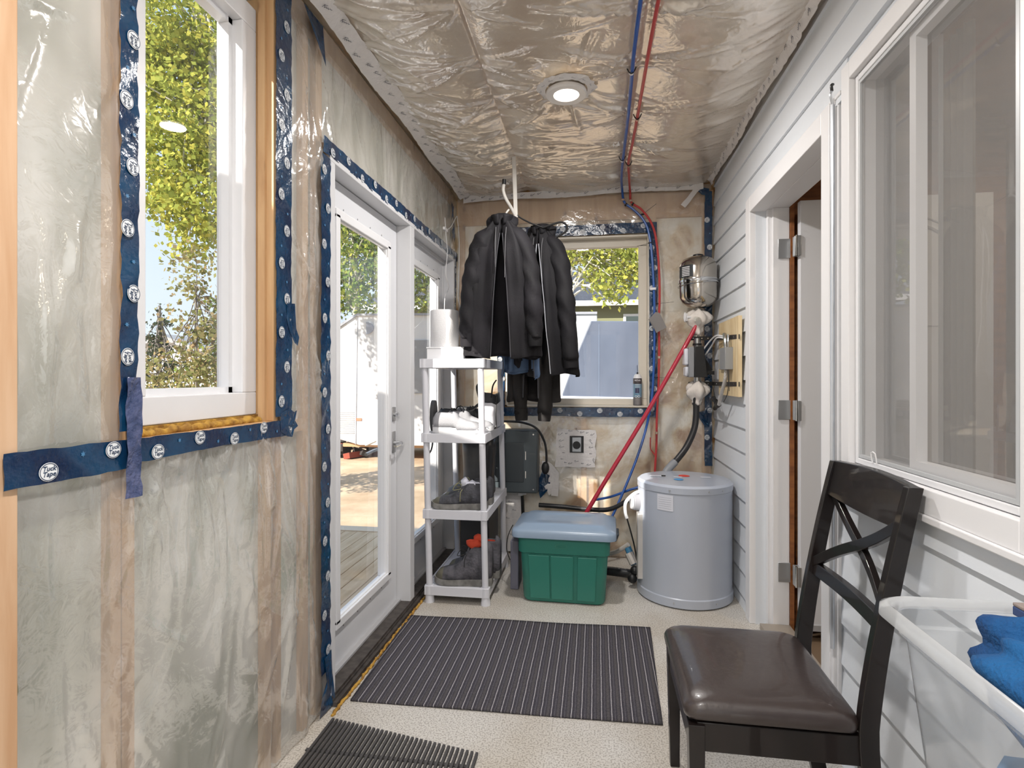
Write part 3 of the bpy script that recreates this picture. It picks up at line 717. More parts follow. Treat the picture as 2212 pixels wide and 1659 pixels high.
# jambs, mullion post, head
M_jamb = pm('door_jamb', (206, 206, 208), .45)
mb = MB(); mb.box(-1.19, XL + .006, 3.005, 3.075, .03, 2.155); mb.box(-1.14, -1.125, 2.995, 3.095, .04, 2.155)
o = mb.build('trim_4', M_jamb, smooth=0, bevel=.002); struct(o)
mb = MB(); mb.box(-1.19, XL + .006, 2.055, 2.095, 0, 2.155); mb.box(-1.19, XL + .006, 3.965, 3.992, 0, 2.155); mb.box(-1.19, XL + .006, 2.055, 3.992, 2.155, 2.178)
mb.box(-1.19, -1.11, 3.945, 3.965, .03, 2.155); mb.box(-1.19, -1.10, 3.078, 3.965, 2.13, 2.155)
o = mb.build('trim_5', M_jamb, smooth=0, bevel=.002); struct(o)
# near jamb edge seen beside the tape
# threshold
mb = MB(); mb.box(-1.20, XL + .015, 2.06, 3.99, .0, .028, 0); mb.box(-1.11, XL + .01, 2.06, 3.99, .028, .040, 0); mb.box(-1.16, -1.09, 2.10, 3.965, .028, .050, 1)
mb.box(XL + .015, XL + .03, 2.06, 3.99, 0, .018, 0)
o = mb.build('trim_6', [pm('dark_bronze_sill', (84, 78, 74), .5, metal=.2, rgb2=(60, 55, 52), vscale=30), pm('grey_sweep', (168, 168, 170), .5)], smooth=0); struct(o)
foam_bead('foam_bead', 'yellow foam and grit along the floor beside the patio door sill', [(XL + .040, 2.0, .004), (XL + .042, 2.9, .004), (XL + .040, 3.9, .004)], .007, 3)
# hardware
def lever(root, y, z, x=-1.115):
    mb = MB(); mb.box(x, x + .006, y - .022, y + .022, z - .075, z + .045)
    mb.build('escutcheon', M_steel, root, bevel=.003)
    mb = MB(); mb.cyl((x + .006, y, z - .02), (x + .05, y, z - .02), .010, n=12); mb.tube([(x + .05, y, z - .02), (x + .055, y - .03, z - .02), (x + .052, y - .11, z - .024)], .008, n=8)
    mb.build('lever', M_chrome, root)
lever(D1, 2.955, .955)
mb = MB(); mb.box(-1.115, -1.109, 2.935, 2.978, 1.055, 1.135); mb.build('deadbolt_plate', M_steel, D1, bevel=.003)
mb = MB(); mb.cyl((-1.109, 2.956, 1.095), (-1.09, 2.956, 1.095), .012, n=14); mb.bar((-1.088, 2.945, 1.095), (-1.088, 2.968, 1.095), .006, .012); mb.build('thumb_turn', M_chrome, D1)
mb = MB(); mb.tube([(-1.16, 2.93, .90), (-1.20, 2.92, .90), (-1.21, 2.80, .89)], .009, n=8); mb.build('lever', M_steel, D1)

# ------------------------------------------------------------------ back window
x0, x1, z0, z1 = OPEN_W2
W2 = empty('window_2', ((x0 + x1) / 2, YB + .06, z0)); W2['kind'] = 'structure'
M_beige = pm('cream_vinyl', (214, 206, 192), .45)
mb = MB()
mb.box(x0, x1, YB - .012, YB + .10, z0, z0 + .012); mb.box(x0, x1, YB - .012, YB + .10, z1 - .012, z1)
mb.box(x0, x0 + .012, YB - .012, YB + .10, z0, z1); mb.box(x1 - .012, x1, YB - .012, YB + .10, z0, z1)
mb.build('jamb_liner', M_beige, W2, smooth=0)
mb = MB(); w = .058
mb.box(x0 + .012, x1 - .012, YB + .06, YB + .11, z0 + .012, z0 + w); mb.box(x0 + .012, x1 - .012, YB + .06, YB + .11, z1 - w - .01, z1 - .012)
mb.box(x0 + .012, x0 + w, YB + .06, YB + .11, z0 + w, z1 - w); mb.box(x1 - w - .012, x1 - .012, YB + .06, YB + .11, z0 + w, z1 - w)
mb.build('window_frame', M_beige, W2, smooth=0, bevel=.003)
MB().quad((x0 + w, YB + .085, z0 + w), (x1 - w, YB + .085, z0 + w), (x1 - w, YB + .085, z1 - w), (x0 + w, YB + .085, z1 - w)).build('pane', M_glass, W2, smooth=0)

# frame of the added daylight opening behind the camera
W4 = empty('fill_opening', (-.15, YF - .06, .1)); W4['kind'] = 'structure'
mb = MB(); mb.box(-.75, .45, YF - .1, YF - .04, .1, .17); mb.box(-.75, .45, YF - .1, YF - .04, 2.13, 2.2); mb.box(-.75, -.68, YF - .1, YF - .04, .1, 2.2); mb.box(.38, .45, YF - .1, YF - .04, .1, 2.2); mb.box(-.19, -.11, YF - .1, YF - .04, .1, 2.2)
mb.build('window_frame', M_white_vinyl, W4, smooth=0)  # frame of the added unseen fill opening

# ------------------------------------------------------------------ house door (right)
D3 = empty('door_3', (1.2, 3.0, 0)); D3['kind'] = 'structure'
cx0 = XR - .015
mb = MB()    # casing around the opening, J-channel on the near side
mb.box(cx0, XR + .066, 3.088, 3.170, 0, 2.252); mb.box(cx0, XR + .066, 2.074, 2.146, 0, 2.252); mb.box(cx0, XR + .066, 2.146, 3.088, 2.172, 2.252)
mb.box(cx0 + .006, XR + .014, 2.056, 2.074, 0, 2.262); mb.box(cx0 + .014, XR + .012, 2.036, 2.046, 0, 2.262); mb.box(cx0 + .010, XR + .014, 2.012, 3.170, 2.252, 2.266)
o = mb.build('trim_7', M_trim, smooth=0, bevel=.003); struct(o)
mb = MB()
mb.box(XR + .066, XR + .165, 3.052, 3.086, 0, 2.20); mb.box(XR + .066, XR + .165, 2.102, 2.13, 0, 2.20); mb.box(XR + .066, XR + .165, 2.13, 3.052, 2.172, 2.20)
mb.box(XR + .085, XR + .165, 3.030, 3.052, 0, 2.172)
o = mb.build('trim_8', M_trim, smooth=0, bevel=.002); struct(o)
mb = MB(); mb.box(XR + .167, XR + .185, 3.02, 3.30, 0, 2.3); mb.box(XR + .167, XR + .185, 1.9, 2.12, 0, 2.3); mb.box(XR + .167, XR + .185, 2.12, 3.02, 2.19, 2.30)
mb.box(XR + .187, XR + 1.2, 3.10, 3.2, 0, 2.6)
o = mb.build('trim_9', M_brown, smooth=0); struct(o)
mb = MB(); mb.box(XR + .02, XR + .165, 2.135, 3.028, 0, .03); o = mb.build('trim_10', pm('metal_sill', (168, 158, 146), .4, metal=.4), smooth=0); struct(o)
# slab, swung into the house
sx0, sx1 = XR + .195, XR + 1.06; sy0, sy1 = 2.965, 3.005
MB().box(sx0, sx1, sy0, sy1, .05, 2.185).build('door_leaf', M_white_door, D3, smooth=0, bevel=.002)
mb = MB()    # moulded fan arc, lower panel
ctr = (sx0 + .45, 1.80)
for rr, ww in ((.33, .012), (.29, .02)):
    n = 24; pts = [(ctr[0] - rr * math.cos(pi * i / n), sy0 - .004, ctr[1] + rr * .9 * math.sin(pi * i / n)) for i in range(n + 1)]
    mb.tube(pts, ww / 2, n=6, smooth=0)
mb.box(sx0 + .10, sx0 + .11, sy0 - .006, sy0, .25, 1.56); mb.box(sx0 + .10, sx1 - .11, sy0 - .006, sy0, 1.55, 1.56); mb.box(sx0 + .10, sx1 - .11, sy0 - .006, sy0, .25, .26)
mb.build('moulding', M_white_door, D3, smooth=60)
MB().box(sx0, sx1, sy0 - .006, sy0 + .01, .035, .065).build('sweep', pm('grey_sweep', (150, 152, 156), .5), D3, smooth=0)
M_hinge = pm('satin_nickel', (186, 188, 190), .35, metal=.7)
for zc in (1.96, 1.133, .30):
    mb = MB(); mb.box(XR + .108, XR + .172, 3.023, 3.029, zc - .05, zc + .05); mb.box(XR + .18, XR + .198, 2.958, 2.966, zc - .05, zc + .05); mb.box(XR+.17, XR+.197, 2.966, 3.0, zc-.05, zc+.05)
    h = mb.build('hinge', M_hinge, D3, bevel=.002)
    mb = MB(); mb.cyl((XR + .176, 2.962, zc - .052), (XR + .176, 2.962, zc + .052), .006, n=10); mb.build('hinge_pin', M_chrome, h)

# ------------------------------------------------------------------ house window (right)
y0, y1, z0, z1 = OPEN_W3
W3 = empty('window_3', (XR, 1.57, z0)); W3['kind'] = 'structure'
mb = MB()
mb.box(XR - .015, XR + .014, 1.923, 1.980, .962, 2.316); mb.box(XR - .015, XR + .014, 1.128, 1.196, .962, 2.316); mb.box(XR - .015, XR + .014, 1.196, 1.923, 2.258, 2.316); mb.box(XR - .015, XR + .014, 1.196, 1.923, .962, 1.026); mb.box(XR - .022, XR + .014, 1.10, 1.99, .944, .962)
o = mb.build('trim_11', M_trim, smooth=0, bevel=.003); struct(o)
mb = MB()
mb.box(XR + .002, XR + .08, 1.900, 1.921, 1.028, 2.256); mb.box(XR + .002, XR + .08, 1.198, 1.222, 1.028, 2.256); mb.box(XR + .002, XR + .08, 1.222, 1.90, 2.236, 2.256); mb.box(XR + .002, XR + .08, 1.222, 1.90, 1.028, 1.046)
mb.build('window_frame', M_white_vinyl, W3, smooth=0, bevel=.003)
mb = MB()   # sliding sash near side + slim frames
def rect_frame(mb, xa, xb, a, b, c, d, w):
    mb.box(xa, xb, a, b, c, c + w); mb.box(xa, xb, a, b, d - w, d); mb.box(xa, xb, a, a + w, c + w, d - w); mb.box(xa, xb, b - w, b, c + w, d - w)
rect_frame(mb, XR + .022, XR + .05, 1.224, 1.645, 1.048, 2.234, .030)
mb.build('sash', M_white_vinyl, W3, smooth=0)
mb = MB(); rect_frame(mb, XR + .004, XR + .016, 1.224, 1.898, 1.048, 2.234, .010); mb.build('screen_frame', pm('grey_frame', (186, 188, 190), .4), W3, smooth=0)
mb = MB(); mb.quad((XR + .055, 1.222, 1.04), (XR + .055, 1.90, 1.04), (XR + .055, 1.90, 2.245), (XR + .055, 1.222, 2.245)); mb.build('pane', mix_transparent('house_glass', (150, 150, 146), .22, gloss=5.5, grough=.01), W3, smooth=0)
mb = MB(); mb.quad((XR + .010, 1.225, 1.045), (XR + .010, 1.895, 1.045), (XR + .010, 1.895, 2.243), (XR + .010, 1.225, 2.243)); mb.build('insect_screen', mix_transparent('screen_mesh', (190, 188, 187), .36), W3, smooth=0)
mb = MB(); mb.tube([(XR + .0, 1.80, 1.045), (XR - .004, 1.80, 1.075), (XR - .004, 1.775, 1.075), (XR + .0, 1.775, 1.045)], .002, n=6, smooth=2); mb.build('latch', M_trim, W3)
# curtain edge inside the house
mb = MB(); rs = []
for i in range(30):
    y = 1.72 + i * .005; rs.append([(XR + .22 + .012 * math.sin(i * 1.1), y, .9), (XR + .22 + .012 * math.sin(i * 1.1), y, 2.3)])
mb.rings(rs, 0, cap=False, close=False); o = mb.build('curtain', pm('grey_curtain', (170, 168, 164), .9), smooth=180); tag(o, 'grey curtain hanging inside the house window at its far side', 'curtain')

# storm door closer tube and clip beside the casing
mb = MB(); mb.cyl((XR - .022, 2.028, .38), (XR - .022, 2.028, 2.225), .007, n=10)
mb.tube([(XR - .022, 2.028, 2.225), (XR - .032, 2.018, 2.255), (XR - .026, 2.022, 2.27)], .004, n=6)
o = mb.build('closer_rod', [pm('silver_rod', (198, 202, 208), .3, metal=.5)])
mb = MB(); mb.tube([(XR - .026, 2.022, 2.268), (XR - .030, 2.016, 2.285), (XR - .022, 2.024, 2.292)], .005, n=6); mb.build('end_clip', M_black, o)
tag(o, 'thin silver rod standing beside the near casing of the open house door', 'rod')
exec_later = []

# ================================================================== things in the room
# ------------------------------------------------------------------ ceiling light
def ceiling_light(x, y, label):
    r = empty('ceiling_light', (x, y, CEIL - .07), label, 'light', 'round ceiling lights')
    MB().lathe(x, y, [(.085, CEIL - .004), (.083, CEIL - .055), (.078, CEIL - .058)], 36, cap=False).build('housing', M_steel, r, smooth=40)
    MB().lathe(x, y, [(.094, CEIL - .050), (.096, CEIL - .060), (.090, CEIL - .068), (.060, CEIL - .066), (.058, CEIL - .060)], 40, cap=False).build('trim_ring', pm('white_ring', (226, 222, 218), .35), r, smooth=40)
    MB().lathe(x, y, [(.060, CEIL - .0615), (.001, CEIL - .0615)], 32, cap=False).build('lens', pm('lit_lens', (255, 246, 232), .4, emit=5), r, smooth=0)
ceiling_light(*LAMPS[0], 'round white ceiling light glowing in the plastic sheet in front of the far window')
ceiling_light(*LAMPS[1], 'added unseen fill light, round and white, above the chair nearer the camera')  # this light and the next are added for fill, out of view
ceiling_light(*LAMPS[2], 'added unseen fill light, round and white, behind the camera')
# ring of white tape around the light
mb = MB(); r_ = random.Random(3); n = 40; rs = []
for q in (.098, .115, .132):
    rs.append([(-.138 + (q + (r_.uniform(-.012, .014) if q > .12 else 0)) * math.cos(2 * pi * i / n), 2.60 + (q + (r_.uniform(-.01, .012) if q > .12 else 0)) * math.sin(2 * pi * i / n), CEIL - .030 - .006 * r_.random() + (.132 - q) * -.3) for i in range(n)])
mb.rings(rs, 0, cap=False)
for i in range(14):
    a = 2 * pi * i / 14 + .1; R = .117
    for line in scribble(r_, .011):
        for (xa, ya), (xb, yb) in zip(line, line[1:]):
            P = lambda x, y: (-.138 + (R + y) * math.cos(a) - x * math.sin(a), 2.60 + (R + y) * math.sin(a) + x * math.cos(a), CEIL - .046)
            mb.add([P(xa, ya - .0008), P(xb, yb - .0008), P(xb, yb + .0008), P(xa, ya + .0008)], [(0, 1, 2, 3)], 1)
o = mb.build('sheathing_tape', [M_wtape, M_wprint], smooth=0); tag(o, 'ring of torn white printed tape sealing the round ceiling light', 'tape')

# ------------------------------------------------------------------ PEX pipes
M_pexb = pm('blue_pipe', (22, 84, 166), .3, coat=.3); M_pexr = pm('red_pipe', (186, 62, 62), .3, coat=.3); M_pexp = pm('crimson_pipe', (186, 44, 66), .3, coat=.3)
M_copper = pm('crimp_band', (206, 180, 160), .35, metal=.6)
def C(px, py, dz=.045): p = onZ(px, py, CEIL - dz); return p
def Bk(px, py, d=.05): return onY(px, py, YB - d)
bl = [(.155, 1.0, CEIL - .045), (.158, 1.6, CEIL - .045), C(1372, 92), C(1366, 150), C(1357, 250), C(1343, 370), Bk(1344, 410, .06), Bk(1349, 437, .045), Bk(1368, 452, .045), Bk(1390, 475), Bk(1402, 505, .055), Bk(1409, 560, .055), Bk(1413, 640, .055), Bk(1414, 720, .055), Bk(1412, 800, .055), Bk(1408, 860, .06), Bk(1398, 915, .08), Bk(1384, 965, .12), Bk(1362, 1025, .16), Bk(1325, 1110, .22), Bk(1300, 1150, .24)]
rd = [(.225, 1.0, CEIL - .045), (.224, 1.6, CEIL - .045), C(1405, 92), C(1392, 165), C(1378, 245), C(1366, 310), C(1358, 345), C(1358, 372), Bk(1361, 412, .06), Bk(1364, 437, .05), Bk(1385, 452, .07), Bk(1405, 478, .07), Bk(1416, 510, .07), Bk(1423, 570, .07), Bk(1425, 640, .07), Bk(1423, 700, .07), Bk(1424, 740, .05), Bk(1423, 820, .05), Bk(1419, 900, .05), Bk(1418, 960, .05), Bk(1415, 1015, .05), Bk(1414, 1040, .05)]
BP = empty('water_pipe', (.16, 3.9, 2.5), 'blue plastic water pipe running over the ceiling and down beside the far window', 'pipe')
MB().tube(bl, .0085, n=10, smooth=5).build('tubing', M_pexb, BP)
RP = empty('water_pipe', (.22, 3.9, 2.5), 'thin red plastic water pipe running over the ceiling and down beside the far window', 'pipe')
MB().tube(rd, .0080, n=10, smooth=5).build('tubing', M_pexr, RP)
def band(root, p, d, r=.0105, w=.006, mat=None, name='clamp'):
    p = Vector(p); d = Vector(d).normalized(); mb = MB(); mb.cyl(p - d * w, p + d * w, r, n=14)
    return mb.build(name, mat or M_copper, root)
for px, py in ((1364, 157), (1344, 347)):
    band(BP, C(px, py), (0, 1, 0), .0105, .005, M_trim)
    mb = MB(); p = Vector(C(px, py - 4)); mb.tube([p + Vector((-.02, 0, .016)), p + Vector((-.012, 0, -.002)), p + Vector((0, 0, -.0115)), p + Vector((.012, 0, -.002)), p + Vector((.02, 0, .016))], .0028, n=6); mb.build('pipe_strap', M_black, BP)
for px, py in ((1377, 257), (1358, 358)):
    band(RP, C(px, py), (0, 1, 0), .0105, .005, M_copper)
    mb = MB(); p = Vector(C(px, py - 4)); mb.tube([p + Vector((-.02, 0, .016)), p + Vector((-.012, 0, -.002)), p + Vector((0, 0, -.0115)), p + Vector((.012, 0, -.002)), p + Vector((.02, 0, .016))], .0028, n=6); mb.build('pipe_strap', M_black, RP)
band(BP, Bk(1343, 393, .058), (0, 0, 1)); band(BP, Bk(1346, 432, .046), (0, 0, 1), .012); band(BP, Bk(1352, 442, .045), (1, 0, -.6), .012, mat=M_blackmetal, name='elbow')
band(RP, Bk(1362, 434, .05), (0, 0, 1), .012); band(RP, Bk(1367, 441, .055), (1, 0, -.6), .012, mat=M_blackmetal, name='elbow')
for py in (772, 700, 935): band(RP, Bk(1424 if py < 800 else 1418.5, py, .05), (0, 0, 1), .0115, .008)
mb = MB(); p = Vector(Bk(1411, 624, .055)); mb.box(p.x - .022, p.x + .018, p.y - .014, p.y + .004, p.z - .008, p.z + .008); mb.build('pipe_clip', M_trim, BP)
# red drain stub hook beside the pipe
mb = MB(); mb.tube([Bk(1405, 945), Bk(1405, 968), Bk(1411, 978), Bk(1416, 985)], .004, n=6); mb.build('valve_handle', M_pexr, RP)
def cable_tie(p0, p1, label):
    mb = MB(); p0, p1 = Vector(p0), Vector(p1); mb.bar(p0, p1, .003, .002)
    d = Vector((0, 0, 1)); mb.cyl(p0 - d * .003, p0 + d * .003, .013, n=12)
    o = mb.build('cable_tie', M_black); tag(o, label, 'cable tie', 'cable ties on the pipes')
cable_tie(Bk(1388, 463, .05), Bk(1418, 440, .06), 'black cable tie with its tail up right, topmost on the pipes')
cable_tie(Bk(1404, 525, .055), Bk(1376, 532, .08), 'black cable tie with its tail over the top corner of the far window')
cable_tie(Bk(1421, 656, .055), Bk(1456, 652, .06), 'black cable tie with its tail to the right above the grey tag')
cable_tie(Bk(1417, 815, .055), Bk(1457, 817, .06), 'black cable tie with its tail to the right, lowest on the pipes')
# hanging grey tag
mb = MB(); P_ = lambda px, py, d=.10: Bk(px, py, d)
pts = [P_(1401, 690), P_(1416, 674), P_(1425, 676), P_(1440, 707), P_(1418, 719)]
mb.prism(pts, (0, .004, 0)); mb.tube([P_(1401, 690, .102), P_(1409, 700, .106), P_(1418, 719, .102)], .002, n=6)
mb.tube([P_(1420, 675), P_(1419, 668, .08), P_(1421, 662, .062)], .0012, n=5)
o = mb.build('paper_tag', pm('grey_card', (128, 124, 122), .6), smooth=40); tag(o, 'grey tag hanging on a string from the red pipe beside the window', 'tag')
# big crimson pipe, diagonal
CP = empty('water_pipe', Bk(1265, 1105, .25), 'thick crimson pipe sloping down from the steel tank fittings to behind the green tote', 'pipe')
MB().tube([Bk(1503, 702, .20), Bk(1497, 717, .20), Bk(1440, 818, .21), Bk(1380, 921, .23), Bk(1310, 1035, .25), Bk(1262, 1115, .27), Bk(1240, 1150, .27)], .0145, n=14, smooth=4).build('tubing', M_pexp, CP)
# black pipes behind the tote
mb = MB(); mb.tube([(-.40, 3.90, .40), (-.22, 3.89, .395), (-.02, 3.88, .385), (.10, 3.86, .40), (.22, 3.84, .47), (.32, 3.82, .52)], .016, n=12)
o = mb.build('black_pipe', pm('black_poly_pipe', (38, 38, 40), .35)); tag(o, 'black pipe running level behind the green tote towards the water heater', 'pipe')
mb = MB(); mb.tube([(-.02, 3.93, .44), (.10, 3.92, .47), (.24, 3.90, .53), (.34, 3.90, .56)], .0085, n=8)
o = mb.build('water_pipe', M_pexb); tag(o, 'short blue pipe curving behind the tote above the black pipe', 'pipe')

# ------------------------------------------------------------------ stainless pressure tank and pump
tx, ty = .680, 3.905
PT = empty('pressure_tank', (tx, ty, 1.76), 'small polished steel pressure tank mounted upright in the far right corner', 'tank')
prof = [(.03, 1.765), (.07, 1.775), (.105, 1.80), (.122, 1.835), (.124, 1.90), (.124, 2.03), (.118, 2.065), (.098, 2.095), (.06, 2.112), (.03, 2.118)]
MB().lathe(tx, ty, prof, 44).build('tank_body', pm('polished_steel', (190, 184, 176), .13, metal=1), PT, smooth=60)
MB().lathe(tx, ty, [(.1262, 1.935), (.1275, 1.94), (.1275, 1.955), (.1262, 1.96)], 44, cap=False).build('weld_band', M_chrome, PT)
MB().tube([(tx + .131 * math.cos(a), ty + .131 * math.sin(a), 1.925 + .012 * math.cos(a)) for a in [2 * pi * i / 24 for i in range(25)]], .003, n=6, smooth=0).build('strap', M_chrome, PT)
MB().lathe(tx, ty, [(.036, 2.112), (.034, 2.128), (.02, 2.132)], 24).build('top_cap', M_black, PT)
mb = MB(); rs = []
for i in range(9):
    a = math.radians(190 + i * 7); rs.append([(tx + .1255 * math.cos(a), ty + .1255 * math.sin(a), 1.965), (tx + .1255 * math.cos(a), ty + .1255 * math.sin(a), 2.045)])
mb.rings(rs, 0, cap=False, close=False)
for k in range(6):
    z = 1.973 + k * .011
    rs = [[(tx + .127 * math.cos(math.radians(a)), ty + .127 * math.sin(math.radians(a)), z), (tx + .127 * math.cos(math.radians(a)), ty + .127 * math.sin(math.radians(a)), z + .006)] for a in (208, 218, 228, 236)]
    mb.rings(rs, 1, cap=False, close=False)
mb.build('label_sticker', [pm('black_label', (46, 50, 54), .4), M_trim], PT, smooth=60)
# fittings below the tank wrapped in a white cloth
mb = MB(); mb.cyl((tx, ty, 1.765), (tx, ty, 1.70), .016, n=12); mb.cyl((tx - .01, ty, 1.70), (tx - .01, ty, 1.52), .021, n=14); mb.cyl((tx, ty - .02, 1.69), (tx - .03, ty - .10, 1.685), .016, n=12)
mb.cyl((tx, ty - .03, 1.72), (tx - .02, ty - .13, 1.66), .017, n=12)
mb.build('pipe_fitting', pm('pale_metal', (196, 192, 184), .35, metal=.5), PT)
mb = MB(); mb.cyl((tx - .03, ty - .05, 1.70), (tx - .085, ty - .07, 1.70), .010, n=10); mb.cyl((tx - .085, ty - .07, 1.675), (tx - .087, ty - .07, 1.725), .008, n=10); mb.ball((tx - .095, ty - .07, 1.70), .010, .02, .035); mb.build('pressure_gauge', M_trim, PT)
mb = MB(); r_ = random.Random(9); rs = []
for i in range(12):
    t = i / 11; z = 1.745 - t * .15; R = .025 + .05 * math.sin(min(1, t * 1.4) * pi) ** .7 + .004
    rs.append([(tx - .005 + R * (1 + .25 * math.sin(5 * a + t * 4)) * math.cos(a), ty - .03 + R * (1 + .22 * math.sin(4 * a + 1)) * math.sin(a) * .8, z + .012 * math.sin(3 * a + t * 3)) for a in [2 * pi * j / 26 for j in range(26)]])
mb.rings(rs, 0); mb.build('cloth_wrap', pm('cream_cloth', (222, 214, 206), .8, bump=.3), PT, smooth=180)

PC = empty('pump_controller', (.655, 3.86, 1.30), 'black box pump controller with a white front between two black brackets', 'controller')
mb = MB(); mb.hexa([(.64, 3.80, 1.30), (.725, 3.80, 1.30), (.725, 3.92, 1.30), (.64, 3.92, 1.30), (.64, 3.80, 1.505), (.70, 3.80, 1.505), (.70, 3.92, 1.505), (.64, 3.92, 1.505)]); mb.hexa([(.70, 3.82, 1.31), (.765, 3.84, 1.35), (.765, 3.90, 1.35), (.70, 3.92, 1.31), (.70, 3.82, 1.49), (.72, 3.84, 1.42), (.72, 3.90, 1.42), (.70, 3.92, 1.49)])
mb.build('housing', M_black, PC, bevel=.004)
mb = MB(); mb.box(.604, .64, 3.80, 3.92, 1.30, 1.50); mb.build('side_cover', pm('grey_plastic', (140, 142, 146), .45), PC, bevel=.006)
mb = MB(); mb.box(.578, .606, 3.81, 3.91, 1.38, 1.492); mb.box(.584, .606, 3.81, 3.91, 1.305, 1.372); mb.build('front_cover', pm('pale_plastic', (222, 224, 232), .3), PC, bevel=.012)
mb = MB(); mb.cyl((.668, 3.86, 1.505), (.668, 3.86, 1.56), .024, n=16); mb.cyl((.668, 3.86, 1.30), (.668, 3.86, 1.25), .024, n=16); mb.build('pipe_coupling', M_steel, PC)
mb = MB(); [mb.box(.70 + q * .012, .772, 3.83, 3.89, 1.335 - q * .006, 1.339 - q * .006 + .003) for q in range(4)]; mb.build('cooling_fin', M_black, PC)
MB().cyl((.668, 3.86, 1.512), (.668, 3.86, 1.526), .030, n=16).build('collar', M_black, PC)
mb = MB(); rs = []
for i in range(12):
    t = i / 11; z = 1.265 - t * .14; R = .025 + .04 * math.sin(min(1, t * 1.25) * pi) ** .8 + .002
    rs.append([(.668 + R * (1 + .3 * math.sin(5 * a + t * 5)) * math.cos(a), 3.86 + R * (1 + .22 * math.sin(4 * a + 1)) * math.sin(a), z + .012 * math.sin(3 * a + t * 3)) for a in [2 * pi * j / 26 for j in range(26)]])
mb.rings(rs, 0); o = mb.build('cloth_wrap', pm('cream_cloth', (222, 214, 206), .8), smooth=180); tag(o, 'cream cloth knotted around the pipe just above the thick black hose', 'cloth')
BH = empty('black_hose', (.60, 3.86, .68), 'thick black hose curving from the cloth knot down to the water heater', 'hose')
MB().tube([onY(1502, 858, 3.86), onY(1504, 885, 3.86), onY(1500, 925, 3.85), onY(1483, 965, 3.83), onY(1463, 992, 3.80), onY(1452, 1003, 3.78)], .021, n=16).build('tubing', pm('black_rubber', (40, 39, 40), .38), BH)
MB().tube([onY(1458, 998, 3.78), onY(1440, 1018, 3.74), (.40, 3.68, .60)], .025, n=16, smooth=3).build('sleeve', pm('grey_plastic', (140, 142, 146), .45), BH)
def bracket(zc, zc2, label):
    a, b = Vector(onY(1487, zc, 3.885)), Vector(onY(1545, zc, 3.885)); b.x = .772
    e = Vector(onX(1597, zc2, .786)); mb = MB()
    mb.bar(a, b, .004, .026, up=(0, 0, 1)); mb.bar(b, e, .004, .026)
    mb2 = MB()
    for t in (.2, .55, .8): 
        p = a.lerp(b, t); mb2.cyl(p + Vector((0, -.003, 0)), p + Vector((0, -.004, 0)), .004, n=10)
    for t in (.2, .6, .85):
        p = b.lerp(e, t); mb2.cyl(p + Vector((-.004, 0, 0)), p + Vector((-.005, 0, 0)), .004, n=10)
    r = mb.build('pipe_bracket', M_blackmetal, smooth=0); tag(r, label, 'bracket', 'flat black metal brackets')
    mb2.build('bolt', M_chrome, r)
bracket(731, 727, 'upper flat black bracket holding the pump pipe to the wood board')
bracket(829, 830, 'lower flat black bracket holding the pump pipe to the wood board')
# plywood board with junction box
bx = XR - .032
p0 = onX(1560, 712, bx); p1 = onX(1606, 860, bx)
PB = MB().box(bx, XR - .012, 3.25, 3.75, 1.19, 1.645).build('plywood_board', pm('plywood', (226, 206, 168), .6, rgb2=(208, 182, 138), vscale=5, stretch=(1, 4, .8)), smooth=0)
tag(PB, 'pale plywood board screwed to the grey siding beside the door casing', 'board')
JB = empty('junction_box', (bx - .03, 3.45, 1.34), 'grey junction box on the pale plywood board', 'box')
mb = MB(); mb.box(bx - .045, bx, 3.37, 3.50, 1.345, 1.475); mb.build('box_body', pm('galvanised', (150, 152, 154), .45, metal=.4), JB, bevel=.002)
mb = MB(); mb.box(bx - .018, bx, 3.52, 3.66, 1.35, 1.475); mb.build('cover_plate', pm('pale_galvanised', (190, 192, 190), .4, metal=.3), JB, bevel=.002)
mb = MB(); mb.tube([(bx - .02, 3.46, 1.475), (bx - .02, 3.47, 1.52), (bx - .02, 3.50, 1.56)], .012, n=10); mb.tube([(bx - .02, 3.40, 1.475), (bx - .02, 3.40, 1.51), (bx - .015, 3.42, 1.55)], .007, n=8); mb.build('connector', M_steel, JB)
mb = MB()
mb.tube([(bx - .02, 3.50, 1.545), (bx - .04, 3.62, 1.56), (.74, 3.80, 1.54), (.71, 3.86, 1.49)], .005, n=8)
mb.tube([(bx - .02, 3.50, 1.535), (bx - .04, 3.62, 1.545), (.745, 3.80, 1.50), (.72, 3.86, 1.45)], .005, n=8)
o = mb.build('white_cable', M_trim); tag(o, 'pair of white cables looping from the pump controller to the junction box', 'cable')
mb = MB(); mb.tube([(bx - .025, 3.43, 1.345), (bx - .028, 3.45, 1.28), (bx - .03, 3.53, 1.20), (bx - .03, 3.60, 1.13)], .011, n=10)
o = mb.build('flexible_conduit', pm('conduit_grey', (190, 186, 182), .4, bump=.6, bscale=120)); tag(o, 'grey flexible conduit dropping from the junction box to the black clamp', 'conduit')
mb = MB(); mb.tube([(bx - .03, 3.60, 1.13), (bx - .03, 3.66, 1.12), (bx - .03, 3.70, 1.15), (bx - .03, 3.78, 1.155), (bx + .0, 3.9, 1.16)], .014, n=10); mb.tube([(bx - .03, 3.62, 1.14), (bx - .03, 3.72, 1.10)], .014, n=10)
mb.tube([(bx - .03, 3.64, 1.12), (bx - .03, 3.80, 1.24)], .002, n=5)
o = mb.build('wall_clamp', M_black); tag(o, 'black clamp bracket on the siding below the plywood board', 'clamp')
mb = MB(); mb.tube([(bx - .022, 3.40, 1.345), (bx - .02, 3.40, 1.25), (bx - .02, 3.44, 1.19), (bx - .02, 3.52, 1.15)], .002, n=5); mb.tube([(bx - .022, 3.38, 1.345), (bx - .02, 3.375, 1.22)], .0015, n=5)
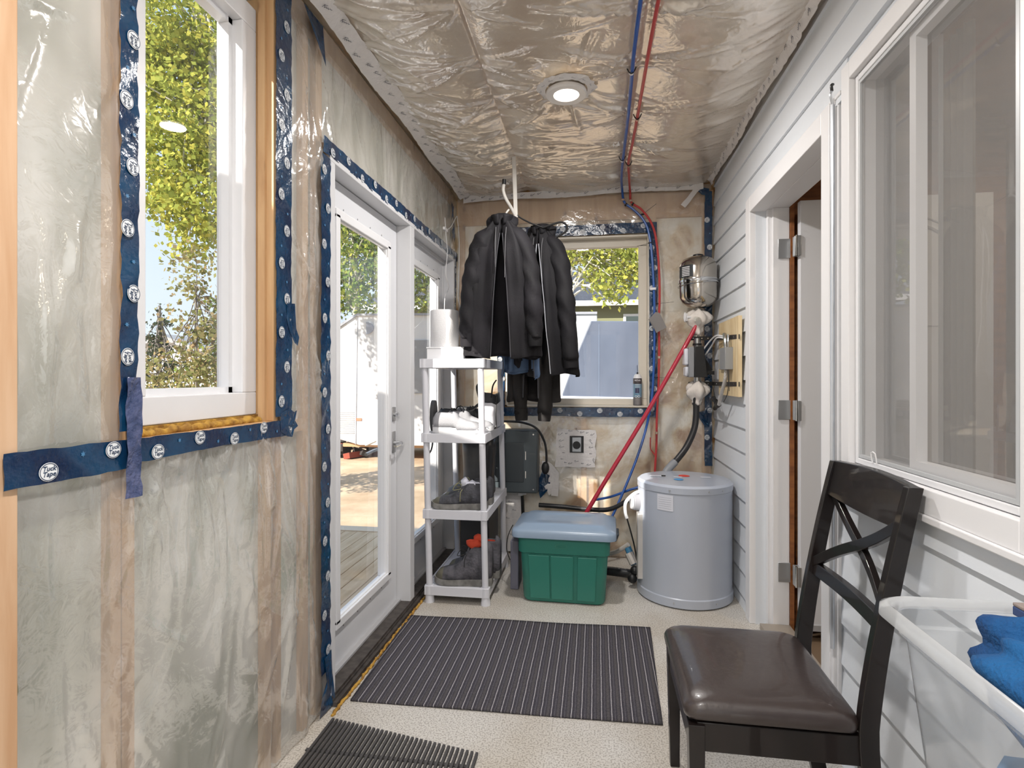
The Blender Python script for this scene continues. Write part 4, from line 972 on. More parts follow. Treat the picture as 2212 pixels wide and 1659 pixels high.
o = mb.build('thin_wire', M_black); tag(o, 'thin black wire looping below the junction box', 'wire')

# ------------------------------------------------------------------ water heater
hx, hy, hr = .525, 3.475, .272
M_heater = pm('grey_enamel', (172, 178, 190), .28, coat=.2)
WH = empty('water_heater', (hx, hy, 0), 'squat round grey enamel water heater on the floor in the far right corner', 'water heater')
MB().lathe(hx, hy, [(hr + .002, 0.006), (hr + .006, .01), (hr + .006, .055), (hr, .06), (hr, .640), (hr + .004, .645), (hr + .004, .678), (hr - .01, .69), (.001, .692)], 72).build('tank_jacket', M_heater, WH, smooth=30)
mb = MB()
for a in (-115, -70, -50): mb.cyl((hx + (hr + .004) * math.cos(math.radians(a)), hy + (hr + .004) * math.sin(math.radians(a)), .662), (hx + (hr + .008) * math.cos(math.radians(a)), hy + (hr + .008) * math.sin(math.radians(a)), .662), .005, n=8)
for a in (-110, -60): mb.cyl((hx + (hr + .006) * math.cos(math.radians(a)), hy + (hr + .006) * math.sin(math.radians(a)), .035), (hx + (hr + .009) * math.cos(math.radians(a)), hy + (hr + .009) * math.sin(math.radians(a)), .035), .005, n=8)
mb.build('screw', M_hinge, WH)
def curved_plate(mb, r, a0, a1, z0, z1, mi=0, n=10):
    mb.rings([[(hx + r * math.cos(math.radians(a0 + (a1 - a0) * i / n)), hy + r * math.sin(math.radians(a0 + (a1 - a0) * i / n)), z) for z in (z0, z1)] for i in range(n + 1)], mi, cap=False, close=False)
mb = MB(); curved_plate(mb, hr + .002, -131, -111, .545, .635)
for k in range(6): curved_plate(mb, hr + .0026, -129.5, -113, .557 + k * .012, .559 + k * .012, 1)
mb.build('label_sticker', [pm('white_label', (208, 210, 218), .5), pm('grey_print', (176, 178, 188), .5)], WH)
mb = MB(); mb.lathe(hx + .01, hy + .07, [(.034, .693), (.03, .6945), (.001, .6945)], 24, mi=0, cap=False); mb.lathe(hx - .04, hy - .06, [(.028, .693), (.024, .6945), (.001, .6945)], 24, mi=1, cap=False)
mb.build('hot_cold_marker', [pm('red_marker', (214, 60, 50), .4), pm('sky_marker', (72, 150, 206), .4)], WH)
mb = MB(); mb.box(hx - .20, hx - .13, hy + .02, hy + .05, .693, .695); mb.box(hx + .10, hx + .16, hy + .02, hy + .04, .693, .695); mb.box(hx - .06, hx - .01, hy + .005, hy + .03, .693, .6945); mb.build('top_label', pm('white_label', (208, 210, 218), .5), WH, smooth=0)
mb = MB(); mb.box(hx - .13, hx - .105, hy + .03, hy + .035, .693, .7); mb.build('top_clip', M_black, WH, smooth=0)
# round electrical cover on the left side with its white collar
ex, ey, ez = hx - hr * .96, hy - .02, .545
mb = MB(); mb.cyl((ex + .025, ey, ez), (ex - .045, ey - .012, ez), .052, .050, n=28); mb.build('electrical_cover', pm('cover_grey', (138, 138, 144), .4), WH, bevel=.004)
mb = MB(); mb.cyl((ex - .045, ey - .012, ez), (ex - .058, ey - .014, ez), .048, .042, n=28); mb.build('cover_cap', pm('pale_cap', (190, 190, 194), .4), WH, bevel=.003)
mb = MB(); mb.rings([[(ex + .03, ey + .058 * math.cos(a), ez + .062 * math.sin(a)), (ex + .022, ey + .064 * math.cos(a), ez + .068 * math.sin(a))] for a in [2 * pi * i / 28 for i in range(29)]], 0, cap=False, close=False); mb.build('gasket', M_trim, WH)
mb = MB(); mb.box(hx - hr - .012, hx - hr + .03, hy - .10, hy - .01, .10, .49); mb.build('side_panel', pm('foil_panel', (200, 198, 196), .25, metal=.5), WH, bevel=.006)
mb = MB(); mb.tube([(ex + .02, ey - .01, ez + .065), (ex - .03, ey - .02, ez + .055), (ex - .085, ey - .02, ez), (ex - .09, ey - .02, ez - .06), (ex - .08, ey - .02, ez - .10)], .010, n=10)
o = mb.build('white_cable', M_trim); tag(o, 'stout white cable curving around the side of the water heater', 'cable')
mb = MB(); mb.tube([(ex - .08, ey - .02, ez - .10), (ex - .06, ey - .02, ez - .17), (ex - .035, ey - .01, ez - .27), (ex - .02, ey, ez - .36)], .0045, n=8)
o = mb.build('dark_cable', M_black); tag(o, 'thin dark cable hanging between the green tote and the water heater', 'cable')
mb = MB(); mb.tube([(.05, 3.62, .16), (.13, 3.60, .19), (.20, 3.56, .25)], .014, n=10, mi=0); mb.tube([(.19, 3.58, .24), (.22, 3.56, .17), (.235, 3.54, .13)], .022, n=10, mi=1); mb.tube([(.20, 3.55, .20), (.23, 3.53, .14)], .026, n=10, mi=0); mb.ball((.235, 3.51, .105), .028, .03, .03, mi=2); mb.ball((.22, 3.50, .06), .03, .03, .03, mi=2)
o = mb.build('drain_valve', [pm('pale_plastic_pipe', (196, 190, 184), .4), pm('blue_fitting', (66, 130, 170), .4), M_black]); tag(o, 'white and blue drain fitting at the foot of the water heater', 'valve')
mb = MB(); mb.tube([(-.1, 3.66, .05), (.08, 3.64, .05), (.24, 3.60, .05)], .028, n=12)
o = mb.build('floor_pipe', pm('black_poly_pipe', (38, 38, 40), .35)); tag(o, 'thick black pipe lying on the floor behind the green tote', 'pipe')

# ------------------------------------------------------------------ outlet with its taped patch
ox, oz = -.14, .815
mb = MB(); r_ = random.Random(21)
pts = []
for (xa, za), (xb, zb) in zip([(-.155, -.17), (.13, -.16), (.14, .10), (-.145, .115)], [(.13, -.16), (.14, .10), (-.145, .115), (-.155, -.17)]):
    for k in range(7): t = k / 7; pts.append((ox + xa + (xb - xa) * t + r_.uniform(-.006, .006), YB - .022, oz + za + (zb - za) * t + r_.uniform(-.006, .006)))
mb.f.append(tuple(range(len(pts)))); mb.v += pts; mb.m.append(0)
for k in range(20):
    a = 2 * pi * k / 20; q_ = r_.uniform(.85, 1.1); xx = ox + .108 * q_ * max(-1, min(1, 1.3 * math.cos(a))); zz = oz - .025 + .115 * q_ * max(-1, min(1, 1.3 * math.sin(a)))
    sh = r_.choice([.3, .5, -.9, .4]) + r_.uniform(-.3, .3)
    for line in scribble(r_, r_.choice([.010, .017, .020])):
        for (xa, ya), (xb, yb) in zip(line, line[1:]):
            P = lambda x, y: (xx + x * math.cos(sh) - y * math.sin(sh), YB - .024, zz + x * math.sin(sh) + y * math.cos(sh))
            mb.add([P(xa, ya - .0011), P(xb, yb - .0011), P(xb, yb + .0011), P(xa, ya + .0011)], [(0, 1, 2, 3)], 1)
o = mb.build('sheathing_tape', [M_wtape, M_wprint], smooth=0); tag(o, 'square patch of white printed tape around the wall outlet', 'tape')
OU = empty('wall_outlet', (ox, YB - .03, oz - .06), 'single round outlet in a dark box in the middle of the white tape patch', 'outlet')
mb = MB(); mb.box(ox - .050, ox + .050, YB - .030, YB - .024, oz - .060, oz + .060); mb.build('box_opening', M_black, OU, smooth=0)
mb = MB(); mb.box(ox - .033, ox + .033, YB - .042, YB - .030, oz - .054, oz + .052); mb.build('strap_plate', pm('zinc', (176, 180, 184), .4, metal=.5), OU, bevel=.004)
mb = MB(); mb.cyl((ox, YB - .042, oz - .004), (ox, YB - .050, oz - .004), .028, n=24); mb.build('receptacle_face', M_black, OU, bevel=.002)

# ------------------------------------------------------------------ electrical panel
M_panel = pm('dark_grey_panel', (72, 80, 84), .4)
EP = empty('electrical_panel', (-.58, YB - .09, .47), 'dark grey electrical panel on the far wall behind the shelf rack', 'panel')
px0, px1, py0, py1, pz0, pz1 = -.80, -.410, YB - .16, YB - .026, .475, .925
MB().box(px0, px1, py0, py1, pz0, pz1).build('cabinet', M_panel, EP, bevel=.012)
MB().box(px0 + .04, px1 - .10, py0 - .006, py0, pz0 + .08, pz1 - .09).build('panel_door', pm('panel_door_grey', (58, 64, 68), .4), EP, bevel=.003)
mb = MB(); mb.bar((px1 - .085, py0 - .006, pz0 + .11), (px1 - .085, py0 - .006, pz0 + .16), .006, .004); mb.bar((px1 - .085, py0 - .006, pz0 + .24), (px1 - .085, py0 - .006, pz0 + .30), .006, .004); mb.build('latch', M_chrome, EP)
mb = MB(); mb.cyl((px1 - .03, py0 - .003, pz0 + .03), (px1 - .03, py0, pz0 + .03), .006, n=8); mb.cyl((px1 - .03, py0 - .003, pz1 - .03), (px1 - .03, py0, pz1 - .03), .006, n=8); mb.build('screw', M_chrome, EP)
mb = MB(); mb.cyl((-.545, YB - .08, .475), (-.545, YB - .08, .445), .020, n=12); mb.cyl((-.515, YB - .07, .475), (-.515, YB - .07, .45), .014, n=12); mb.build('cable_gland', M_trim, EP)
mb = MB(); mb.tube([(-.53, YB - .08, .44), (-.525, YB - .08, .3), (-.52, YB - .07, .12)], .012, n=8)
o = mb.build('dark_cable', M_black); tag(o, 'black cable running down from under the electrical panel', 'cable')
mb = MB(); mb.tube([(-.80, 3.80, .99), (-.62, 3.80, .995), (-.50, 3.82, .985), (-.41, 3.84, .945), (-.36, 3.86, .86), (-.345, 3.87, .78), (-.345, 3.88, .70)], .008, n=8); mb.ball((-.352, 3.88, .665), .028, .02, .045)
o = mb.build('power_cord', M_black); tag(o, 'black power cord with a bulky plug arching over the electrical panel', 'cord')
# taped paper strips below the panel
mb = MB(); mb.box(-.70, -.545, YB - .026, YB - .022, .02, .45)
r_ = random.Random(2)
for k in range(6):
    xx, zz = r_.uniform(-.68, -.57), .08 + k * .06
    for line in scribble(r_, .016):
        for (xa, ya), (xb, yb) in zip(line, line[1:]): mb.add([(xx + xa, YB - .028, zz + ya - .001), (xx + xb, YB - .028, zz + yb - .001), (xx + xb, YB - .028, zz + yb + .001), (xx + xa, YB - .028, zz + ya + .001)], [(0, 1, 2, 3)], 1)
o = mb.build('sheathing_tape', [M_wtape, M_wprint], smooth=0); tag(o, 'upright strip of white printed tape below the electrical panel', 'tape')
mb = MB(); r_ = random.Random(8); rs = []
for i in range(10):
    t = i / 9; a = 1.5 - t * 2.6; cx_, cz_ = -.40, .56
    rs.append([(cx_ + (R_ + .006 * math.sin(i * 2)) * math.cos(a), YB - .028 - .012 * math.sin(i * 1.9 + R_ * 60), cz_ + R_ * 1.0 * math.sin(a)) for R_ in (.06, .10, .135)])
mb.rings(rs, 0, cap=False, close=False)
mb.add([(-.315, YB - .03, .55), (-.265, YB - .034, .55), (-.275, YB - .03, .435), (-.325, YB - .034, .44)], [(0, 1, 2, 3)])
o = mb.build('sheathing_tape', [M_wtape, M_wprint], smooth=180); tag(o, 'crumpled loose white tape curling out to the right of the electrical panel', 'tape')

# ------------------------------------------------------------------ spray foam can on the sill
kx, ky, kz = onY(1377, 874, 4.085)[0], 4.085, 1.0975
CAN = empty('spray_can', (kx, ky, kz), 'tall spray foam can with a blue and grey label on the far window sill', 'can')
R = .031
mb = MB(); mb.lathe(kx, ky, [(R - .002, kz), (R, kz + .004), (R, kz + .06)], 28, mi=2); mb.lathe(kx, ky, [(R, kz + .06), (R, kz + .155)], 28, mi=1, cap=False); mb.lathe(kx, ky, [(R, kz + .155), (R, kz + .195)], 28, mi=3, cap=False); mb.lathe(kx, ky, [(R, kz + .195), (R - .002, kz + .202), (.020, kz + .222), (.012, kz + .226)], 28, mi=0)
mb.build('can_body', [M_trim, pm('blue_label', (116, 150, 172), .4), pm('grey_label', (112, 108, 108), .4), pm('dark_label', (74, 66, 68), .4)], CAN)
mb = MB()
def can_patch(a0, a1, z0_, z1_, mi, rr=R + .0006):
    n = 6; mb.rings([[(kx + rr * math.cos(math.radians(a0 + (a1 - a0) * i / n)), ky + rr * math.sin(math.radians(a0 + (a1 - a0) * i / n)), kz + z) for z in (z0_, z1_)] for i in range(n + 1)], mi, cap=False, close=False)
can_patch(-125, -70, .09, .125, 0); can_patch(-130, -50, .148, .151, 1); can_patch(-130, -50, .138, .140, 1); can_patch(-130, -50, .129, .131, 1)
can_patch(-120, -95, .072, .080, 2)
for q in range(5): can_patch(-130, -55, .010 + q * .009, .013 + q * .009, 3)
def ringpatch(ac, zc, rad, mi):
    T = lambda u, v: (kx + (R + .0009) * math.cos(math.radians(ac) + u / R), ky + (R + .0009) * math.sin(math.radians(ac) + u / R), kz + zc + v)
    n = 18; mb.add([T(rad * q * math.cos(2 * pi * i / n), rad * q * math.sin(2 * pi * i / n)) for q in (.7, 1) for i in range(n)], [(i, (i + 1) % n, n + (i + 1) % n, n + i) for i in range(n)], mi)
ringpatch(-112, .066, .009, 1); ringpatch(-76, .066, .009, 1)
TP = text_geo('PETAR', shear=0)
T = lambda x, y: (kx + (R + .001) * math.cos(math.radians(-93) + x / R), ky + (R + .001) * math.sin(math.radians(-93) + x / R), kz + .180 + y)
put_text(mb, TP, T, .0155, 1)
mb.build('label_print', [pm('dark_print', (66, 66, 92), .4), M_trim, pm('teal_print', (40, 116, 150), .4), pm('pale_print', (170, 166, 162), .4)], CAN, smooth=0)
mb = MB(); mb.cyl((kx, ky, kz + .226), (kx, ky, kz + .238), .006, n=10); mb.cyl((kx, ky, kz + .238), (kx - .001, ky, kz + .29), .002, n=6); mb.build('nozzle', M_black, CAN)

# ------------------------------------------------------------------ hanging pole and hook
HP = empty('hanging_rod', (-.497, 3.41, 2.30), 'white rod with a hook coming down from the ceiling to hold the jackets', 'rod')
M_rod = pm('off_white_rod', (214, 210, 204), .4)
MB().bar((-.505, 3.41, CEIL - .01), (-.492, 3.40, 2.30), .024, .012, up=(0, 1, 0)).build('rod', M_rod, HP, bevel=.002)
mb = MB(); mb.tube([(-.556, 3.34, 2.475), (-.560, 3.34, 2.44), (-.545, 3.35, 2.39), (-.515, 3.38, 2.34), (-.495, 3.40, 2.30), (-.490, 3.40, 2.28)], .0095, n=10); mb.tube([(-.53, 3.37, 2.33), (-.545, 3.36, 2.30), (-.51, 3.36, 2.265), (-.48, 3.38, 2.29)], .006, n=8); mb.build('hook', M_rod, HP)
MB().cyl((-.556, 3.34, 2.475), (-.555, 3.34, 2.505), .0125, n=12).build('hook_tip', M_black, HP)

# ------------------------------------------------------------------ jackets
def fabric(name, rgb, rgb2=None): return pm(name, rgb, .75, spec=.3, rgb2=rgb2, vscale=5, bump=.12, bscale=160)
def garment(name, label, cx, cy, ztop, yaw, hw, length, mat, seed, sleeve_l=.62, dep=.10, gap=.5, hood=True, zipm=None, cat='jacket', trim_m=None, spread=.05, lean=0.0, arms=(1, 1), point=0.0):
    rnd = random.Random(seed); root = empty(name, (cx, cy, ztop - length), label, cat, 'jackets hanging from the rod')
    Mx = Matrix.Translation((cx, cy, 0)) @ Matrix.Rotation(yaw, 4, 'Z')
    W_ = lambda x, y, z: Mx @ Vector((x + lean * (ztop - z), y, z))
    ph = [rnd.uniform(0, 6) for _ in range(6)]
    rows = 34; cols = 64; rs = []; e0 = []; e1 = []
    wf = lambda s_: .040 + (hw - .040) * (1 - math.exp(-max(0, s_) / .17))
    for i in range(rows + 1):
        t = i / rows; z = ztop - length * t
        w = wf(t * length); d = .035 + (dep - .035) * min(1, t * length / .2) * (1 + .25 * t)
        g = .03 + gap * max(0, t - .12) ** .8 * .9
        row = []
        for j in range(cols + 1):
            a = -pi / 2 + g + (2 * pi - 2 * g) * j / cols
            c_, s__ = math.cos(a), math.sin(a)
            x = w * math.copysign(abs(c_) ** .8, c_); y = d * math.copysign(abs(s__) ** .8, s__)
            amp = .25 + .75 * min(1, t * 1.3)
            f = amp * (.016 * math.sin(5 * a + ph[0] + 1.7 * t) + .012 * math.sin(9 * a + ph[1] - 2.6 * t) + .005 * math.sin(17 * a + ph[2] + 4 * t + 2 * math.sin(3 * t)))
            x += f * c_ * .5; y += f * s__ * 1.3 + .004 * math.sin(z * 23 + a * 3 + ph[3]) * amp
            row.append(W_(x, y, z + .012 * math.sin(3 * a + ph[4]) * t + point * abs(math.sin(a / 1)) * (-1 if s__ < 0 else 0) * max(0, t - .6)))
        rs.append(row); e0.append(row[0]); e1.append(row[-1])
    mb = MB(); mb.rings(rs, 0, cap=False, close=False); mb.build('body', mat, root, smooth=180, solid=.006)
    # hem band
    mb = MB(); hb = [[tuple(Vector(p) + Vector((0, 0, .03))) for p in rs[-1]], [tuple(Vector(p) + (Vector(p) - Vector((cx, cy, p[2]))).normalized() * .004) for p in rs[-1]], [tuple(Vector(p) + Vector((0, 0, -.012))) for p in rs[-1]]]
    mb.rings(hb, 0, cap=False, close=False); mb.build('hem_band', trim_m or mat, root, smooth=180)
    mb = MB(); mb.tube([p - Mx.to_3x3() @ Vector((0, .004, 0)) for p in e0[4:]], .0028, n=6, smooth=0); mb.tube([p - Mx.to_3x3() @ Vector((0, .004, 0)) for p in e1[4:]], .0028, n=6, smooth=0); mb.build('zipper', zipm or pm('dark_zip', (70, 70, 74), .4), root)
    for sd in (-1, 1):
        if not arms[0 if sd < 0 else 1]: continue
        mb = MB(); s0 = ztop - .085
        bend = rnd.uniform(-.02, .02)
        sx_ = lambda q: sd * (wf(q + .085) - .030 + spread * q)
        pts = [W_(sx_(-.03) * .8, 0, s0 + .02), W_(sx_(.06), -.010, s0 - .06), W_(sx_(.2), -.03, s0 - .2), W_(sx_(.36), -.045 + bend, s0 - .36), W_(sx_(.5), -.05 + bend, s0 - .5), W_(sx_(sleeve_l), -.055 + bend, s0 - sleeve_l)]
        q = rnd.uniform(0, 6); base = len(mb.v)
        mb.tube(pts, lambda t_: (.030 + .034 * math.sin(min(1, t_ * 4) * pi / 2) - .018 * t_) * (1 + .05 * math.sin(t_ * 19 + q) + .05 * math.sin(t_ * 9 + 1)), n=20, smooth=7)
        mb.v[base:] = [(x + .004 * math.sin(z * 60 + x * 40 + q), y + .005 * math.sin(z * 45 + x * 60), z) for x, y, z in mb.v[base:]]
        sl = mb.build('sleeve', mat, root, smooth=180)
        mb = MB(); e = pts[-1]; up = (Vector(pts[-2]) - Vector(e)).normalized(); mb.tube([e + up * .03, e - up * .02, e - up * .045], lambda t_: .045 - .006 * t_, n=16, smooth=2); mb.build('cuff', trim_m or mat, sl, smooth=60)
    if hood:
        mb = MB(); rs = []
        for i in range(11):
            t = i / 10; a = t * pi
            rs.append([W_((.048 + .045 * math.sin(a)) * math.cos(b) * (1 + .08 * math.sin(3 * b + a * 2)), .035 + .06 * math.sin(b) * (.6 + .5 * math.sin(a)), ztop + .035 - .14 * t + .03 * math.sin(b * 2 + 1) * math.sin(a)) for b in [2 * pi * j / 26 for j in range(26)]])
        mb.rings(rs, 0); mb.build('hood', mat, root, smooth=180)
        mb = MB(); [mb.tube([W_(s * .03, -dep * .6, ztop - .06), W_(s * .028, -dep - .014, ztop - .16), W_(s * .026, -dep - .022, ztop - .30 - .06 * (s > 0))], .0022, n=6) for s in (-1, 1)]; mb.build('drawstring', pm('grey_cord', (96, 96, 98), .7), root)
    # collar
    mb = MB(); rs = []
    for i in range(5):
        t = i / 4; rs.append([W_((.048 + .010 * t + .006 * math.sin(5 * b)) * math.cos(b), (.048 + .01 * t) * math.sin(b), ztop - .03 + .055 * t + .012 * math.sin(b)) for b in [-pi / 2 + .25 + (2 * pi - .5) * j / 24 for j in range(25)]])
    mb.rings(rs, 0, cap=False, close=False); mb.build('collar', trim_m or mat, root, smooth=180, solid=.005)
    return root
F_black = fabric('black_fleece', (30, 28, 33), (18, 17, 20)); F_char = fabric('charcoal_cloth', (38, 37, 42), (28, 27, 31)); F_soft = fabric('dark_shell', (28, 27, 31), (20, 19, 22)); F_denim = fabric('blue_denim', (88, 108, 136), (66, 84, 112)); F_brown = fabric('dark_olive_cloth', (46, 43, 42), (34, 32, 31))
garment('hooded_jacket', 'black hooded zip jacket hanging open at the front of the row on the rod', -.545, 3.20, 2.225, math.radians(4), .222, .80, F_black, 1, .62, .080, .20, spread=.01)
garment('denim_jacket', 'blue denim jacket whose pointed corners show below the black hooded one', -.455, 3.335, 1.98, math.radians(-6), .115, .64, F_denim, 2, .55, .050, 1.3, hood=False, arms=(0, 0), point=.22)
garment('softshell_jacket', 'dark jacket with pale seam piping hanging at the right of the row', -.345, 3.46, 2.225, math.radians(-14), .19, .90, F_soft, 3, .74, .075, .2, zipm=pm('pale_piping', (168, 170, 176), .5), spread=.01, lean=.06)
garment('work_jacket', 'charcoal work jacket hanging lowest behind, its dark cuff reaching below the window sill', -.40, 3.60, 2.19, math.radians(-6), .17, 1.03, F_brown, 4, 1.04, .07, .2, hood=False, spread=-.06)
# piping lines on the shell sleeve and hanger
mb = MB(); mb.tube([onY(1173, 492, 3.40), onY(1195, 484, 3.40), onY(1213, 480, 3.40), onY(1224, 487, 3.40), onY(1223, 499, 3.40), onY(1205, 511, 3.41), onY(1187, 519, 3.42)], .0065, n=8)
mb.tube([onY(1173, 492, 3.40), (-.40, 3.40, 2.25), (-.47, 3.40, 2.29), (-.49, 3.40, 2.315)], .005, n=8)
o = mb.build('coat_hanger', M_black); tag(o, 'black plastic coat hanger with its arm sticking out right of the jackets', 'hanger')

# ------------------------------------------------------------------ shelf rack
M_rack = pm('pale_grey_plastic', (206, 206, 212), .42)
RK = empty('shelf_rack', (-.785, 3.44, 0), 'pale grey four-tier plastic shelf rack holding shoes beside the patio doors', 'shelf')
def lean(x, z): return x - .022 * z
rx0, rx1, ry0, ry1 = -.978, -.600, 3.09, 3.79
for lx in (rx0 + .024, rx1 - .024):
    for ly in (ry0 + .024, ry1 - .024):
        mb = MB(); mb.cyl((lean(lx, 0), ly, 0), (lean(lx, .04), ly, .045), .028, .024, n=16); mb.cyl((lean(lx, .045), ly, .045), (lean(lx, 1.35), ly, 1.36), .0185, n=16); mb.build('leg', M_rack, RK)
for zt in (.098, .537, .976, 1.406):
    mb = MB(); L0, L1 = lean(rx0, zt), lean(rx1, zt); h_ = .052
    mb.box(L0, L1, ry0, ry0 + .012, zt - h_, zt); mb.box(L0, L1, ry1 - .012, ry1, zt - h_, zt); mb.box(L0, L0 + .012, ry0 + .012, ry1 - .012, zt - h_, zt); mb.box(L1 - .012, L1, ry0 + .012, ry1 - .012, zt - h_, zt)
    for cx_, cy_ in ((L0 + .024, ry0 + .024), (L1 - .024, ry0 + .024), (L0 + .024, ry1 - .024), (L1 - .024, ry1 - .024)): mb.cyl((cx_, cy_, zt - h_), (cx_, cy_, zt + .001), .027, n=16)
    if zt in (.098, 1.406): mb.box(L0 + .012, L1 - .012, ry0 + .012, ry1 - .012, zt - .012, zt - .004)
    else:
        n = 22
        for k in range(n): y = ry0 + .014 + (ry1 - ry0 - .028) * k / (n - 1); mb.box(L0 + .012, L1 - .012, y - .0095, y + .0095, zt - .012, zt - .003)
        mb.box((L0 + L1) / 2 - .01, (L0 + L1) / 2 + .01, ry0 + .012, ry1 - .012, zt - .03, zt - .012)
    mb.build('shelf', M_rack, RK, smooth=30, bevel=.0015)

# white box and paper roll on the top
zt = 1.403
xa, xb = onY(922, 770, 3.14)[0], onY(1001, 770, 3.14)[0]
mb = MB(); mb.box(xa, xb, 3.14, 3.36, zt, zt + .066); mb.box(xa - .003, xb + .003, 3.137, 3.363, zt + .066, zt + .074)
o = mb.build('white_box', M_white_vinyl, smooth=0, bevel=.002); tag(o, 'low white box on the top of the shelf rack under the paper roll', 'box')
rxc = onY(960, 740, 3.25)[0]
PR = empty('paper_roll', (rxc, 3.25, zt + .074), 'thick white paper roll standing on the white box on the rack', 'roll')
MB().lathe(rxc, 3.25, [(.021, zt + .076), (.082, zt + .075), (.085, zt + .08), (.085, zt + .292), (.081, zt + .298), (.021, zt + .298), (.021, zt + .15)], 44, cap=False).build('paper', pm('paper_towel', (226, 225, 226), .85, bump=.2, bscale=140), PR, smooth=40)
mb = MB(); mb.rings([[(rxc + .0205 * math.cos(a), 3.25 + .0205 * math.sin(a), z) for z in (zt + .076, zt + .297)] for a in [2 * pi * i / 20 for i in range(21)]], 0, cap=False, close=False); mb.build('cardboard_core', pm('cardboard', (160, 128, 96), .8), PR)

